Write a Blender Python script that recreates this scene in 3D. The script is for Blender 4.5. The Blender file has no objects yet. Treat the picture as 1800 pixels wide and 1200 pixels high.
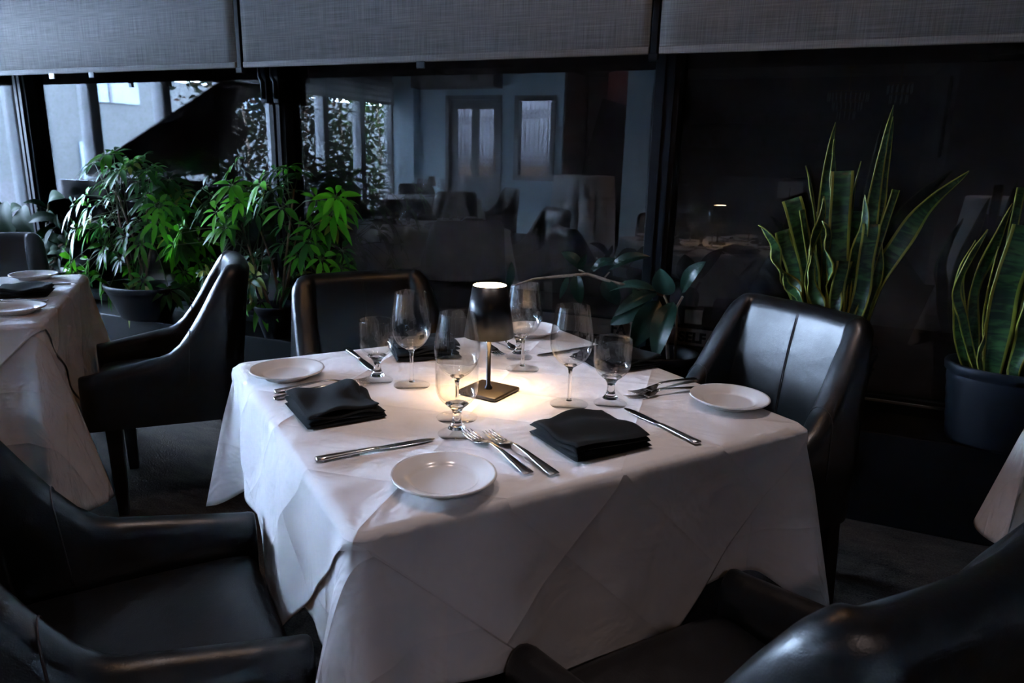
import bpy, bmesh, math, random
import numpy as np
from mathutils import Vector, Matrix
PI = math.pi
R = math.radians
random.seed(7)
scene = bpy.context.scene
COL = scene.collection

# ------------------------------------------------------------------ camera, world, sun, exposure
# world frame: x runs along the glass wall, y points at it, z up; metres
cam_d = bpy.data.cameras.new('camera')
cam = bpy.data.objects.new('camera', cam_d)
COL.objects.link(cam)
cam_d.sensor_width = 36.0
cam_d.lens = 36.0 * 1266.5 / 1800.0
cam_d.clip_start = 0.02
_az, _pitch, _roll = R(23.564), R(14.445), R(1.38)
_f = Vector((-math.sin(_az) * math.cos(_pitch), math.cos(_az) * math.cos(_pitch), -math.sin(_pitch)))
_r0 = Vector((math.cos(_az), math.sin(_az), 0))
_u0 = _r0.cross(_f)
_r = _r0 * math.cos(_roll) + _u0 * math.sin(_roll)
_u = -_r0 * math.sin(_roll) + _u0 * math.cos(_roll)
M = Matrix(((_r.x, _u.x, -_f.x, 0), (_r.y, _u.y, -_f.y, 0), (_r.z, _u.z, -_f.z, 1.26), (0, 0, 0, 1)))
cam.matrix_world = M
scene.camera = cam
cam_d.dof.use_dof = True
cam_d.dof.focus_distance = 1.5
cam_d.dof.aperture_fstop = 9.0

world = bpy.data.worlds.new('world')
scene.world = world
world.use_nodes = True
world.node_tree.nodes['Background'].inputs[0].default_value = (0.545, 0.705, 1.0, 1)
world.node_tree.nodes['Background'].inputs[1].default_value = 195.0

sun_d = bpy.data.lights.new('sun', 'SUN')
sun_d.energy = 4.0
sun_d.angle = R(8)
sun_d.color = (0.62, 0.78, 1.0)
sun = bpy.data.objects.new('sun', sun_d)
COL.objects.link(sun)
sun.rotation_euler = Vector((0.75, -0.25, 0.75)).to_track_quat('Z', 'Y').to_euler()   # shines away from the room, on the street front

scene.view_settings.view_transform = 'Standard'
scene.view_settings.look = 'None'
scene.view_settings.exposure = 0.0
scene.view_settings.gamma = 1.0
scene.view_settings.use_curve_mapping = False
scene.cycles.use_denoising = True
scene.cycles.max_bounces = 14
scene.cycles.diffuse_bounces = 5
scene.cycles.glossy_bounces = 6
scene.cycles.transparent_max_bounces = 24
scene.cycles.transmission_bounces = 12
scene.cycles.sample_clamp_indirect = 20.0
scene.cycles.caustics_reflective = False

# ------------------------------------------------------------------ materials
MATS = {}
def nt(name):
    m = bpy.data.materials.new(name)
    m.use_nodes = True
    t = m.node_tree
    return m, t, t.nodes['Principled BSDF']
def mat(name, col, rough=0.5, metal=0.0, spec=0.5, noise=None, bump=None, coat=0.0, emis=None, estr=0.0, trans=None):
    """noise=(scale, amount) varies the colour; bump=(scale, strength, distance)"""
    m, t, b = nt(name)
    b.inputs['Base Color'].default_value = (*col, 1)
    b.inputs['Roughness'].default_value = rough
    b.inputs['Metallic'].default_value = metal
    b.inputs['Specular IOR Level'].default_value = spec
    b.inputs['Coat Weight'].default_value = coat
    b.inputs['Coat Roughness'].default_value = 0.12
    if trans: b.inputs['Transmission Weight'].default_value = trans
    if emis:
        b.inputs['Emission Color'].default_value = (*emis, 1)
        b.inputs['Emission Strength'].default_value = estr
    tc = t.nodes.new('ShaderNodeTexCoord')
    if noise:
        n = t.nodes.new('ShaderNodeTexNoise'); n.inputs['Scale'].default_value = noise[0]; n.inputs['Detail'].default_value = 5
        t.links.new(tc.outputs['Object'], n.inputs['Vector'])
        r = t.nodes.new('ShaderNodeMapRange')
        r.inputs['To Min'].default_value = 1 - noise[1]; r.inputs['To Max'].default_value = 1 + noise[1]
        r.inputs['From Min'].default_value = 0.3; r.inputs['From Max'].default_value = 0.7
        t.links.new(n.outputs['Fac'], r.inputs['Value'])
        mx = t.nodes.new('ShaderNodeVectorMath'); mx.operation = 'SCALE'
        mx.inputs[0].default_value = col
        t.links.new(r.outputs[0], mx.inputs['Scale'])
        t.links.new(mx.outputs[0], b.inputs['Base Color'])
    if bump:
        n = t.nodes.new('ShaderNodeTexNoise'); n.inputs['Scale'].default_value = bump[0]; n.inputs['Detail'].default_value = 6
        t.links.new(tc.outputs['Object'], n.inputs['Vector'])
        bp = t.nodes.new('ShaderNodeBump'); bp.inputs['Strength'].default_value = bump[1]; bp.inputs['Distance'].default_value = bump[2]
        t.links.new(n.outputs['Fac'], bp.inputs['Height'])
        t.links.new(bp.outputs[0], b.inputs['Normal'])
    MATS[name] = m
    return m

def thin_glass(name, ior, tint):
    """pane or blown bowl: Fresnel reflection over straight transmission, both faces alike"""
    m = bpy.data.materials.new(name); m.use_nodes = True
    t = m.node_tree; t.nodes.clear()
    out = t.nodes.new('ShaderNodeOutputMaterial')
    mix = t.nodes.new('ShaderNodeMixShader')
    tr = t.nodes.new('ShaderNodeBsdfTransparent'); tr.inputs[0].default_value = (*tint, 1)
    gl = t.nodes.new('ShaderNodeBsdfGlossy'); gl.inputs['Roughness'].default_value = 0.0
    fr = t.nodes.new('ShaderNodeFresnel')
    geo = t.nodes.new('ShaderNodeNewGeometry')
    mr = t.nodes.new('ShaderNodeMapRange'); mr.inputs['To Min'].default_value = ior; mr.inputs['To Max'].default_value = 1 / ior
    t.links.new(geo.outputs['Backfacing'], mr.inputs['Value'])
    t.links.new(mr.outputs[0], fr.inputs['IOR'])
    t.links.new(fr.outputs[0], mix.inputs[0]); t.links.new(tr.outputs[0], mix.inputs[1]); t.links.new(gl.outputs[0], mix.inputs[2])
    t.links.new(mix.outputs[0], out.inputs[0])
    MATS[name] = m
    return m

def leather():
    m, t, b = nt('black_leather')
    b.inputs['Base Color'].default_value = (0.003, 0.0034, 0.0042, 1)
    b.inputs['Roughness'].default_value = 0.36
    b.inputs['Specular IOR Level'].default_value = 0.65
    tc = t.nodes.new('ShaderNodeTexCoord')
    v = t.nodes.new('ShaderNodeTexVoronoi'); v.inputs['Scale'].default_value = 420
    n = t.nodes.new('ShaderNodeTexNoise'); n.inputs['Scale'].default_value = 9; n.inputs['Detail'].default_value = 6
    n2 = t.nodes.new('ShaderNodeTexNoise'); n2.inputs['Scale'].default_value = 30; n2.inputs['Detail'].default_value = 4
    for q in (v, n, n2): t.links.new(tc.outputs['Object'], q.inputs['Vector'])
    b1 = t.nodes.new('ShaderNodeBump'); b1.inputs['Strength'].default_value = 0.22; b1.inputs['Distance'].default_value = 0.0006
    b2 = t.nodes.new('ShaderNodeBump'); b2.inputs['Strength'].default_value = 0.35; b2.inputs['Distance'].default_value = 0.009
    t.links.new(v.outputs['Distance'], b1.inputs['Height']); t.links.new(n.outputs['Fac'], b2.inputs['Height'])
    t.links.new(b2.outputs[0], b1.inputs['Normal']); t.links.new(b1.outputs[0], b.inputs['Normal'])
    r = t.nodes.new('ShaderNodeMapRange'); r.inputs['To Min'].default_value = 0.27; r.inputs['To Max'].default_value = 0.42
    t.links.new(n2.outputs['Fac'], r.inputs['Value']); t.links.new(r.outputs[0], b.inputs['Roughness'])
    MATS['leather'] = m

def linen(name, col, creases):
    """white table linen: woven grain, soft wrinkles and pressed fold lines in the cloth's own (unfolded) coordinates"""
    m, t, b = nt(name)
    b.inputs['Base Color'].default_value = (*col, 1)
    b.inputs['Roughness'].default_value = 0.85
    b.inputs['Specular IOR Level'].default_value = 0.25
    b.inputs['Sheen Weight'].default_value = 0.15
    uv = t.nodes.new('ShaderNodeUVMap')
    def N(kind, **kw):
        n = t.nodes.new(kind)
        for k, v in kw.items(): setattr(n, k, v)
        return n
    def math_(op, a, c=None):
        n = N('ShaderNodeMath', operation=op)
        for i, q in enumerate((a, c)):
            if q is None: continue
            if isinstance(q, (int, float)): n.inputs[i].default_value = q
            else: t.links.new(q, n.inputs[i])
        return n.outputs[0]
    rot = N('ShaderNodeVectorRotate', rotation_type='Z_AXIS'); rot.inputs['Angle'].default_value = R(45) if creases == 45 else 0
    t.links.new(uv.outputs[0], rot.inputs[0])
    sp = N('ShaderNodeSeparateXYZ'); t.links.new(rot.outputs[0], sp.inputs[0])
    def ridges(c, step, sharp):
        a = math_('DIVIDE', c, step)
        fr = math_('ABSOLUTE', math_('SUBTRACT', a, math_('ROUND', a)))      # 0 on a fold, .5 between
        line = math_('EXPONENT', math_('MULTIPLY', fr, -sharp))
        tri = math_('PINGPONG', c, step)
        return math_('ADD', math_('MULTIPLY', line, 0.0034), math_('MULTIPLY', tri, 0.055))
    h = math_('ADD', ridges(sp.outputs[0], 0.325, 30), ridges(sp.outputs[1], 0.1625, 15))
    nz = N('ShaderNodeTexNoise'); nz.inputs['Scale'].default_value = 7; nz.inputs['Detail'].default_value = 3; nz.inputs['Distortion'].default_value = 0.8
    t.links.new(uv.outputs[0], nz.inputs['Vector'])
    h = math_('ADD', h, math_('MULTIPLY', nz.outputs['Fac'], 0.018))
    nz2 = N('ShaderNodeTexNoise'); nz2.inputs['Scale'].default_value = 26; nz2.inputs['Detail'].default_value = 2
    t.links.new(uv.outputs[0], nz2.inputs['Vector'])
    h = math_('ADD', h, math_('MULTIPLY', nz2.outputs['Fac'], 0.002))
    bp = N('ShaderNodeBump'); bp.inputs['Strength'].default_value = 1.0; bp.inputs['Distance'].default_value = 1.0
    t.links.new(h, bp.inputs['Height'])
    w = N('ShaderNodeTexWave', wave_type='BANDS', bands_direction='X'); w.inputs['Scale'].default_value = 260
    t.links.new(uv.outputs[0], w.inputs['Vector'])
    bp2 = N('ShaderNodeBump'); bp2.inputs['Strength'].default_value = 0.12; bp2.inputs['Distance'].default_value = 0.0006
    t.links.new(w.outputs['Fac'], bp2.inputs['Height']); t.links.new(bp.outputs[0], bp2.inputs['Normal'])
    t.links.new(bp2.outputs[0], b.inputs['Normal'])
    MATS[name] = m

def weave_shade():
    m, t, b = nt('shade_fabric')
    b.inputs['Roughness'].default_value = 0.8
    b.inputs['Specular IOR Level'].default_value = 0.2
    tc = t.nodes.new('ShaderNodeTexCoord')
    res = []
    for sx, sz in ((6, 240), (260, 7)):
        mp = t.nodes.new('ShaderNodeMapping'); mp.inputs['Scale'].default_value = (sx, 1, sz)
        n = t.nodes.new('ShaderNodeTexNoise'); n.inputs['Scale'].default_value = 1.0; n.inputs['Detail'].default_value = 4
        t.links.new(tc.outputs['Object'], mp.inputs[0]); t.links.new(mp.outputs[0], n.inputs['Vector']); res.append(n)
    ad = t.nodes.new('ShaderNodeMath'); ad.operation = 'ADD'
    t.links.new(res[0].outputs['Fac'], ad.inputs[0]); t.links.new(res[1].outputs['Fac'], ad.inputs[1])
    cr = t.nodes.new('ShaderNodeValToRGB')
    cr.color_ramp.elements[0].position = 0.35; cr.color_ramp.elements[0].color = (0.15, 0.145, 0.14, 1)
    cr.color_ramp.elements[1].position = 0.65; cr.color_ramp.elements[1].color = (0.31, 0.30, 0.29, 1)
    hf = t.nodes.new('ShaderNodeMath'); hf.operation = 'MULTIPLY'; hf.inputs[1].default_value = 0.5
    t.links.new(ad.outputs[0], hf.inputs[0]); t.links.new(hf.outputs[0], cr.inputs[0])
    t.links.new(cr.outputs[0], b.inputs['Base Color'])
    bp = t.nodes.new('ShaderNodeBump'); bp.inputs['Strength'].default_value = 0.3; bp.inputs['Distance'].default_value = 0.001
    t.links.new(hf.outputs[0], bp.inputs['Height']); t.links.new(bp.outputs[0], b.inputs['Normal'])
    MATS['shade_fabric'] = m

def leaf_mat(name, rough, backs=0.25, spec=0.25):
    """leaf colour comes from the vertex colour of each leaflet; light passes a little through the blade"""
    m, t, b = nt(name)
    b.inputs['Roughness'].default_value = rough
    b.inputs['Specular IOR Level'].default_value = spec
    at = t.nodes.new('ShaderNodeVertexColor'); at.layer_name = 'tint'
    t.links.new(at.outputs['Color'], b.inputs['Base Color'])
    tl = t.nodes.new('ShaderNodeBsdfTranslucent'); t.links.new(at.outputs['Color'], tl.inputs[0])
    mx = t.nodes.new('ShaderNodeMixShader'); mx.inputs[0].default_value = backs
    out = t.nodes['Material Output']
    t.links.new(b.outputs[0], mx.inputs[1]); t.links.new(tl.outputs[0], mx.inputs[2]); t.links.new(mx.outputs[0], out.inputs[0])
    MATS[name] = m

def snake_mat():
    m, t, b = nt('snake_leaf')
    b.inputs['Roughness'].default_value = 0.38
    b.inputs['Specular IOR Level'].default_value = 0.5
    uv = t.nodes.new('ShaderNodeUVMap')
    sp = t.nodes.new('ShaderNodeSeparateXYZ'); t.links.new(uv.outputs[0], sp.inputs[0])
    mp = t.nodes.new('ShaderNodeMapping'); mp.inputs['Scale'].default_value = (0.9, 52, 1)
    n = t.nodes.new('ShaderNodeTexNoise'); n.inputs['Scale'].default_value = 1.0; n.inputs['Detail'].default_value = 5; n.inputs['Distortion'].default_value = 0.9
    t.links.new(uv.outputs[0], mp.inputs[0]); t.links.new(mp.outputs[0], n.inputs['Vector'])
    cr = t.nodes.new('ShaderNodeValToRGB')
    cr.color_ramp.elements[0].position = 0.42; cr.color_ramp.elements[0].color = (0.006, 0.028, 0.010, 1)
    cr.color_ramp.elements[1].position = 0.62; cr.color_ramp.elements[1].color = (0.045, 0.12, 0.038, 1)
    t.links.new(n.outputs['Fac'], cr.inputs[0])
    a = t.nodes.new('ShaderNodeMath'); a.operation = 'SUBTRACT'; a.inputs[1].default_value = 0.5
    t.links.new(sp.outputs[0], a.inputs[0])
    ab = t.nodes.new('ShaderNodeMath'); ab.operation = 'ABSOLUTE'; t.links.new(a.outputs[0], ab.inputs[0])
    g = t.nodes.new('ShaderNodeMath'); g.operation = 'GREATER_THAN'; g.inputs[1].default_value = 0.385
    t.links.new(ab.outputs[0], g.inputs[0])
    mx = t.nodes.new('ShaderNodeMix'); mx.data_type = 'RGBA'
    t.links.new(g.outputs[0], mx.inputs['Factor']); t.links.new(cr.outputs[0], mx.inputs['A'])
    mx.inputs['B'].default_value = (0.24, 0.26, 0.035, 1)
    t.links.new(mx.outputs['Result'], b.inputs['Base Color'])
    MATS['snake_leaf'] = m

def carpet_mat():
    m, t, b = nt('carpet')
    b.inputs['Roughness'].default_value = 0.95
    b.inputs['Specular IOR Level'].default_value = 0.1
    tc = t.nodes.new('ShaderNodeTexCoord')
    mp = t.nodes.new('ShaderNodeMapping'); mp.inputs['Rotation'].default_value = (0, 0, R(35)); mp.inputs['Scale'].default_value = (1, 3.2, 1)
    n = t.nodes.new('ShaderNodeTexNoise'); n.inputs['Scale'].default_value = 5; n.inputs['Detail'].default_value = 8; n.inputs['Roughness'].default_value = 0.75
    t.links.new(tc.outputs['Object'], mp.inputs[0]); t.links.new(mp.outputs[0], n.inputs['Vector'])
    n2 = t.nodes.new('ShaderNodeTexNoise'); n2.inputs['Scale'].default_value = 170; n2.inputs['Detail'].default_value = 3
    t.links.new(tc.outputs['Object'], n2.inputs['Vector'])
    cr = t.nodes.new('ShaderNodeValToRGB')
    cr.color_ramp.elements[0].position = 0.38; cr.color_ramp.elements[0].color = (0.016, 0.014, 0.013, 1)
    cr.color_ramp.elements[1].position = 0.66; cr.color_ramp.elements[1].color = (0.085, 0.068, 0.055, 1)
    md = t.nodes.new('ShaderNodeMath'); md.operation = 'MULTIPLY_ADD'; md.inputs[1].default_value = 0.45
    t.links.new(n2.outputs['Fac'], md.inputs[0])
    hf = t.nodes.new('ShaderNodeMath'); hf.operation = 'MULTIPLY'; hf.inputs[1].default_value = 0.6
    t.links.new(n.outputs['Fac'], hf.inputs[0]); t.links.new(hf.outputs[0], md.inputs[2])
    t.links.new(md.outputs[0], cr.inputs[0]); t.links.new(cr.outputs[0], b.inputs['Base Color'])
    bp = t.nodes.new('ShaderNodeBump'); bp.inputs['Strength'].default_value = 0.6; bp.inputs['Distance'].default_value = 0.004
    t.links.new(n2.outputs['Fac'], bp.inputs['Height']); t.links.new(bp.outputs[0], b.inputs['Normal'])
    MATS['carpet'] = m

leather()
linen('linen_overlay', (0.80, 0.785, 0.79), 45)
linen('linen_base', (0.80, 0.785, 0.79), 0)
weave_shade(); leaf_mat('leaf', 0.40); leaf_mat('rubber_leaf', 0.30, 0.05, 0.35); leaf_mat('ivy_leaf', 0.8, 0.1, 0.03); leaf_mat('shade_leaf', 0.6, 0.05, 0.04); snake_mat(); carpet_mat()
thin_glass('pane_glass', 1.65, (0.62, 0.60, 0.59))
thin_glass('clear_pane', 1.20, (0.96, 0.98, 0.98))
thin_glass('bowl_glass', 1.62, (0.985, 0.99, 0.99))
thin_glass('foot_glass', 1.15, (0.99, 0.99, 0.99))
mat('solid_glass', (1, 1, 1), 0.0, trans=1.0)
MATS['solid_glass'].node_tree.nodes['Principled BSDF'].inputs['IOR'].default_value = 1.5
mat('dark_wood', (0.010, 0.008, 0.008), 0.35, noise=(12, 0.3))
mat('thread', (0.03, 0.03, 0.035), 0.5)
mat('black_frame', (0.006, 0.007, 0.009), 0.5, spec=0.12, bump=(60, 0.1, 0.001))
mat('grey_frame', (0.17, 0.19, 0.21), 0.5, bump=(60, 0.1, 0.001))
mat('ledge_black', (0.005, 0.0055, 0.007), 0.5, spec=0.2, noise=(9, 0.4), bump=(40, 0.2, 0.002))
mat('porcelain', (0.80, 0.78, 0.76), 0.16, spec=0.6)
mat('steel', (0.62, 0.60, 0.58), 0.17, metal=1.0, bump=(90, 0.05, 0.0005))
mat('napkin_cloth', (0.0065, 0.0085, 0.0100), 0.85, spec=0.25, bump=(420, 0.5, 0.0008))
mat('black_metal', (0.004, 0.004, 0.005), 0.33, spec=0.5, bump=(300, 0.06, 0.0004))
mat('bronze_base', (0.016, 0.012, 0.009), 0.45, metal=0.1, bump=(300, 0.08, 0.0004))
mat('lamp_lining', (0.85, 0.80, 0.72), 0.6, bump=(100, 0.05, 0.001))
mat('lamp_glow', (0.9, 0.8, 0.6), 0.5, emis=(1.0, 0.66, 0.34), estr=66.0)
mat('downlight_glow', (0.9, 0.8, 0.6), 0.5, emis=(1.0, 0.55, 0.25), estr=66.0)
mat('pot_black', (0.004, 0.005, 0.008), 0.5, spec=0.25, bump=(70, 0.1, 0.002))
mat('pot_grey', (0.009, 0.012, 0.018), 0.5, spec=0.3, bump=(70, 0.15, 0.002))
mat('soil', (0.022, 0.013, 0.008), 0.95, noise=(60, 0.6), bump=(60, 1.0, 0.01))
mat('stem_brown', (0.17, 0.115, 0.08), 0.7, noise=(40, 0.35), bump=(90, 0.5, 0.002))
mat('stem_green', (0.05, 0.09, 0.03), 0.5, noise=(40, 0.2))
mat('blue_paint', (0.64, 0.84, 0.96), 0.7, noise=(2, 0.04), bump=(120, 0.1, 0.001))
mat('dark_paint', (0.20, 0.185, 0.185), 0.7, noise=(2, 0.1))
mat('red_panel', (0.012, 0.005, 0.005), 0.7, spec=0.1, noise=(3, 0.2))
mat('red_column', (0.42, 0.10, 0.08), 0.5, noise=(3, 0.1))
mat('recess_paint', (0.45, 0.40, 0.38), 0.7, noise=(3, 0.05))
mat('door_navy', (0.018, 0.028, 0.042), 0.4, bump=(30, 0.1, 0.001))
mat('brass', (0.55, 0.38, 0.16), 0.3, metal=1.0, noise=(30, 0.1))
mat('ceiling_dark', (0.42, 0.40, 0.39), 0.8, noise=(3, 0.2))
mat('piano_lacquer', (0.010, 0.008, 0.008), 0.10, spec=0.6, bump=(3, 0.03, 0.002))
mat('ivory', (0.7, 0.68, 0.6), 0.3, noise=(20, 0.05))
mat('lead', (0.05, 0.055, 0.065), 0.4, metal=0.5, noise=(30, 0.1))
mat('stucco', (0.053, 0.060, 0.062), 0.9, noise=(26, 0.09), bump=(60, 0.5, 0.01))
mat('passage_wall', (0.06, 0.058, 0.065), 0.9, noise=(5, 0.2))
mat('passage_fence', (0.10, 0.045, 0.02), 0.8, noise=(9, 0.4))
mat('street_trim', (0.06, 0.063, 0.07), 0.7, noise=(5, 0.1))
mat('street_glass', (0.10, 0.16, 0.22), 0.12, spec=0.8, noise=(3, 0.1))
mat('pavement', (0.10, 0.10, 0.103), 0.85, noise=(4, 0.12), bump=(50, 0.3, 0.005))
mat('concrete_dim', (0.12, 0.10, 0.09), 0.85, noise=(5, 0.12), bump=(40, 0.3, 0.003))
mat('sign_face', (0.5, 0.43, 0.38), 0.7, noise=(9, 0.08))
mat('sign_ink', (0.01, 0.008, 0.008), 0.7, noise=(20, 0.1))
mat('crystal', (0.9, 0.92, 0.95), 0.05, spec=1.0, noise=(20, 0.02))
mat('blind_fabric', (0.30, 0.32, 0.34), 0.8, noise=(20, 0.1))
mat('paper', (0.55, 0.56, 0.58), 0.8, noise=(20, 0.03))
mat('clip_white', (0.75, 0.78, 0.8), 0.35, noise=(20, 0.03))

_m = MATS['blind_fabric']; _t = _m.node_tree
_tl = _t.nodes.new('ShaderNodeBsdfTranslucent'); _tl.inputs[0].default_value = (0.5, 0.5, 0.5, 1)
_mx = _t.nodes.new('ShaderNodeMixShader'); _mx.inputs[0].default_value = 0.10
_t.links.new(_t.nodes['Principled BSDF'].outputs[0], _mx.inputs[1]); _t.links.new(_tl.outputs[0], _mx.inputs[2])
_t.links.new(_mx.outputs[0], _t.nodes['Material Output'].inputs[0])

# ------------------------------------------------------------------ mesh helpers
def link(name, verts, faces, m, parent=None, smooth=True, uvs=None, cols=None, mats=None, fm=None):
    me = bpy.data.meshes.new(name)
    me.from_pydata([tuple(map(float, v)) for v in verts], [], faces)
    for q in (mats or [m]): me.materials.append(MATS[q])
    if fm: me.polygons.foreach_set('material_index', fm)
    if smooth: me.polygons.foreach_set('use_smooth', [True] * len(me.polygons))
    if uvs is not None:
        ul = me.uv_layers.new(name='UVMap')
        li = np.zeros(len(me.loops), dtype=np.int32); me.loops.foreach_get('vertex_index', li)
        ul.data.foreach_set('uv', np.asarray(uvs, dtype=np.float32)[li].ravel())
    if cols is not None:
        ca = me.color_attributes.new('tint', 'FLOAT_COLOR', 'POINT')
        ca.data.foreach_set('color', np.asarray([(*c, 1) for c in cols], dtype=np.float32).ravel())
    me.update()
    o = bpy.data.objects.new(name, me)
    COL.objects.link(o)
    if parent: o.parent = parent
    return o

class MB:
    """collects shapes that make ONE mesh"""
    def __init__(s): s.v = []; s.f = []; s.uv = []; s.c = []; s.mi = []
    def add(s, v, f, uv=None, c=None, mi=0):
        k = len(s.v); s.v += [tuple(q) for q in v]; s.f += [tuple(i + k for i in q) for q in f]
        s.uv += list(uv) if uv is not None else [(0, 0)] * len(v)
        s.c += [c or (0, 0, 0)] * len(v); s.mi += [mi] * len(f)
        return s
    def box(s, lo, hi, mi=0, rz=0, bev=0):
        x0, y0, z0 = lo; x1, y1, z1 = hi
        if bev:
            bm = bmesh.new(); bmesh.ops.create_cube(bm, size=1)
            bmesh.ops.scale(bm, vec=(x1 - x0, y1 - y0, z1 - z0), verts=bm.verts)
            bmesh.ops.translate(bm, vec=((x0 + x1) / 2, (y0 + y1) / 2, (z0 + z1) / 2), verts=bm.verts)
            bmesh.ops.bevel(bm, geom=bm.edges[:], offset=bev, segments=3, affect='EDGES', profile=0.5)
            bm.verts.index_update()
            v = [tuple(q.co) for q in bm.verts]; f = [tuple(w.index for w in q.verts) for q in bm.faces]; bm.free()
        else:
            v = [(x0, y0, z0), (x1, y0, z0), (x1, y1, z0), (x0, y1, z0), (x0, y0, z1), (x1, y0, z1), (x1, y1, z1), (x0, y1, z1)]
            f = [(3, 2, 1, 0), (4, 5, 6, 7), (0, 1, 5, 4), (1, 2, 6, 5), (2, 3, 7, 6), (3, 0, 4, 7)]
        if rz:
            c, n = math.cos(rz), math.sin(rz); v = [(x * c - y * n, x * n + y * c, z) for x, y, z in v]
        return s.add(v, f, mi=mi)
    def tube(s, pts, rad, seg=8, mi=0, c=None, cap=True, flat=1.0):
        pts = [Vector(p) for p in pts]; n = len(pts)
        rad = rad if isinstance(rad, (list, tuple)) else [rad] * n
        V = []; F = []; prev = None
        for i, p in enumerate(pts):
            d = (pts[min(i + 1, n - 1)] - pts[max(i - 1, 0)]).normalized()
            if prev is None:
                a = Vector((0, 0, 1)) if abs(d.z) < 0.9 else Vector((1, 0, 0))
                u = d.cross(a).normalized()
            else: u = (prev - d * prev.dot(d)).normalized()
            prev = u; w = d.cross(u)
            for k in range(seg):
                a = 2 * PI * k / seg; V.append(p + u * math.cos(a) * rad[i] + w * math.sin(a) * rad[i] * flat)
        for i in range(n - 1):
            for k in range(seg):
                F.append((i * seg + k, i * seg + (k + 1) % seg, (i + 1) * seg + (k + 1) % seg, (i + 1) * seg + k))
        if cap: F += [tuple(range(seg))[::-1], tuple((n - 1) * seg + k for k in range(seg))]
        return s.add(V, F, mi=mi, c=c)
    def lathe(s, prof, seg=48, mi=0, o=(0, 0, 0), sx=1, sy=1, mis=None):
        V = []; F = []; MI = []; idx = []
        for r, z in prof:
            if r < 1e-6: idx.append([len(V)]); V.append((o[0], o[1], o[2] + z))
            else:
                idx.append(list(range(len(V), len(V) + seg)))
                for k in range(seg):
                    a = 2 * PI * k / seg; V.append((o[0] + r * math.cos(a) * sx, o[1] + r * math.sin(a) * sy, o[2] + z))
        for i in range(len(prof) - 1):
            A, B = idx[i], idx[i + 1]; m_ = mis[i] if mis else mi
            for k in range(seg):
                k2 = (k + 1) % seg
                if len(A) == 1 and len(B) == 1: continue
                if len(A) == 1: F.append((A[0], B[k2], B[k]))
                elif len(B) == 1: F.append((A[k], A[k2], B[0]))
                else: F.append((A[k], A[k2], B[k2], B[k]))
                MI.append(m_)
        k0 = len(s.mi); s.add(V, F); s.mi[k0:] = MI
        return s
    def prism(s, poly, lo, hi, axis='z', mi=0):
        n = len(poly)
        if axis == 'z': V = [(x, y, lo) for x, y in poly] + [(x, y, hi) for x, y in poly]
        elif axis == 'y': V = [(x, lo, y) for x, y in poly] + [(x, hi, y) for x, y in poly]
        F = [tuple(range(n))[::-1], tuple(range(n, 2 * n))] + [(i, (i + 1) % n, n + (i + 1) % n, n + i) for i in range(n)]
        return s.add(V, F, mi=mi)
    def build(s, name, m, parent=None, smooth=True, uv=False, col=False, mats=None, bevel=0, auto=None):
        o = link(name, s.v, s.f, m, parent, smooth, s.uv if uv else None, s.c if col else None, mats, s.mi if mats else None)
        bm = bmesh.new(); bm.from_mesh(o.data); bmesh.ops.recalc_face_normals(bm, faces=bm.faces[:]) if not uv and not col else None; bm.to_mesh(o.data); bm.free()
        if bevel:
            b = o.modifiers.new('bevel', 'BEVEL'); b.width = bevel; b.segments = 2; b.limit_method = 'ANGLE'
        if auto:
            try: o.data.set_sharp_from_angle(angle=R(auto))
            except Exception: pass
        return o

def thing(name, label, cat, loc=(0, 0, 0), rz=0, group=None):
    o = bpy.data.objects.new(name, None); COL.objects.link(o)
    o.empty_display_size = 0.1
    o.location = loc; o.rotation_euler = (0, 0, rz); o['label'] = label; o['category'] = cat
    if group: o['group'] = group
    return o
def tag(o, label, cat, group=None, kind=None):
    o['label'] = label; o['category'] = cat
    if group: o['group'] = group
    if kind: o['kind'] = kind
    return o
def dup(root, loc, rz, label, group=None):
    r = root.copy(); COL.objects.link(r); r.location = loc; r.rotation_euler = (0, 0, rz); r['label'] = label
    if group: r['group'] = group
    for ch in list(root.children):
        c = ch.copy(); COL.objects.link(c); c.parent = r
        for g in list(ch.children):
            d = g.copy(); COL.objects.link(d); d.parent = c
    return r
def struct(name, mb, m, **kw):
    o = mb.build(name, m, smooth=False, **kw); o['kind'] = 'structure'
    return o
def rot(p, a):
    return (p[0] * math.cos(a) - p[1] * math.sin(a), p[0] * math.sin(a) + p[1] * math.cos(a))

GY = 2.977          # inner face of the glass wall
WX = -6.47          # street-side window wall
CZ = 2.45
BY = -4.16          # face of the pale blue wall

# ------------------------------------------------------------------ the room
struct('floor', MB().box((WX - 0.1, -6.2, -0.12), (3.1, 3.12, 0.0)), 'carpet')
struct('ceiling', MB().box((WX - 0.3, BY - 0.16, CZ), (4.3, 6.7, CZ + 0.15)).box((-3.76, -6.3, CZ), (4.3, BY - 0.16, CZ + 0.15)), 'ceiling_dark')
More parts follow.
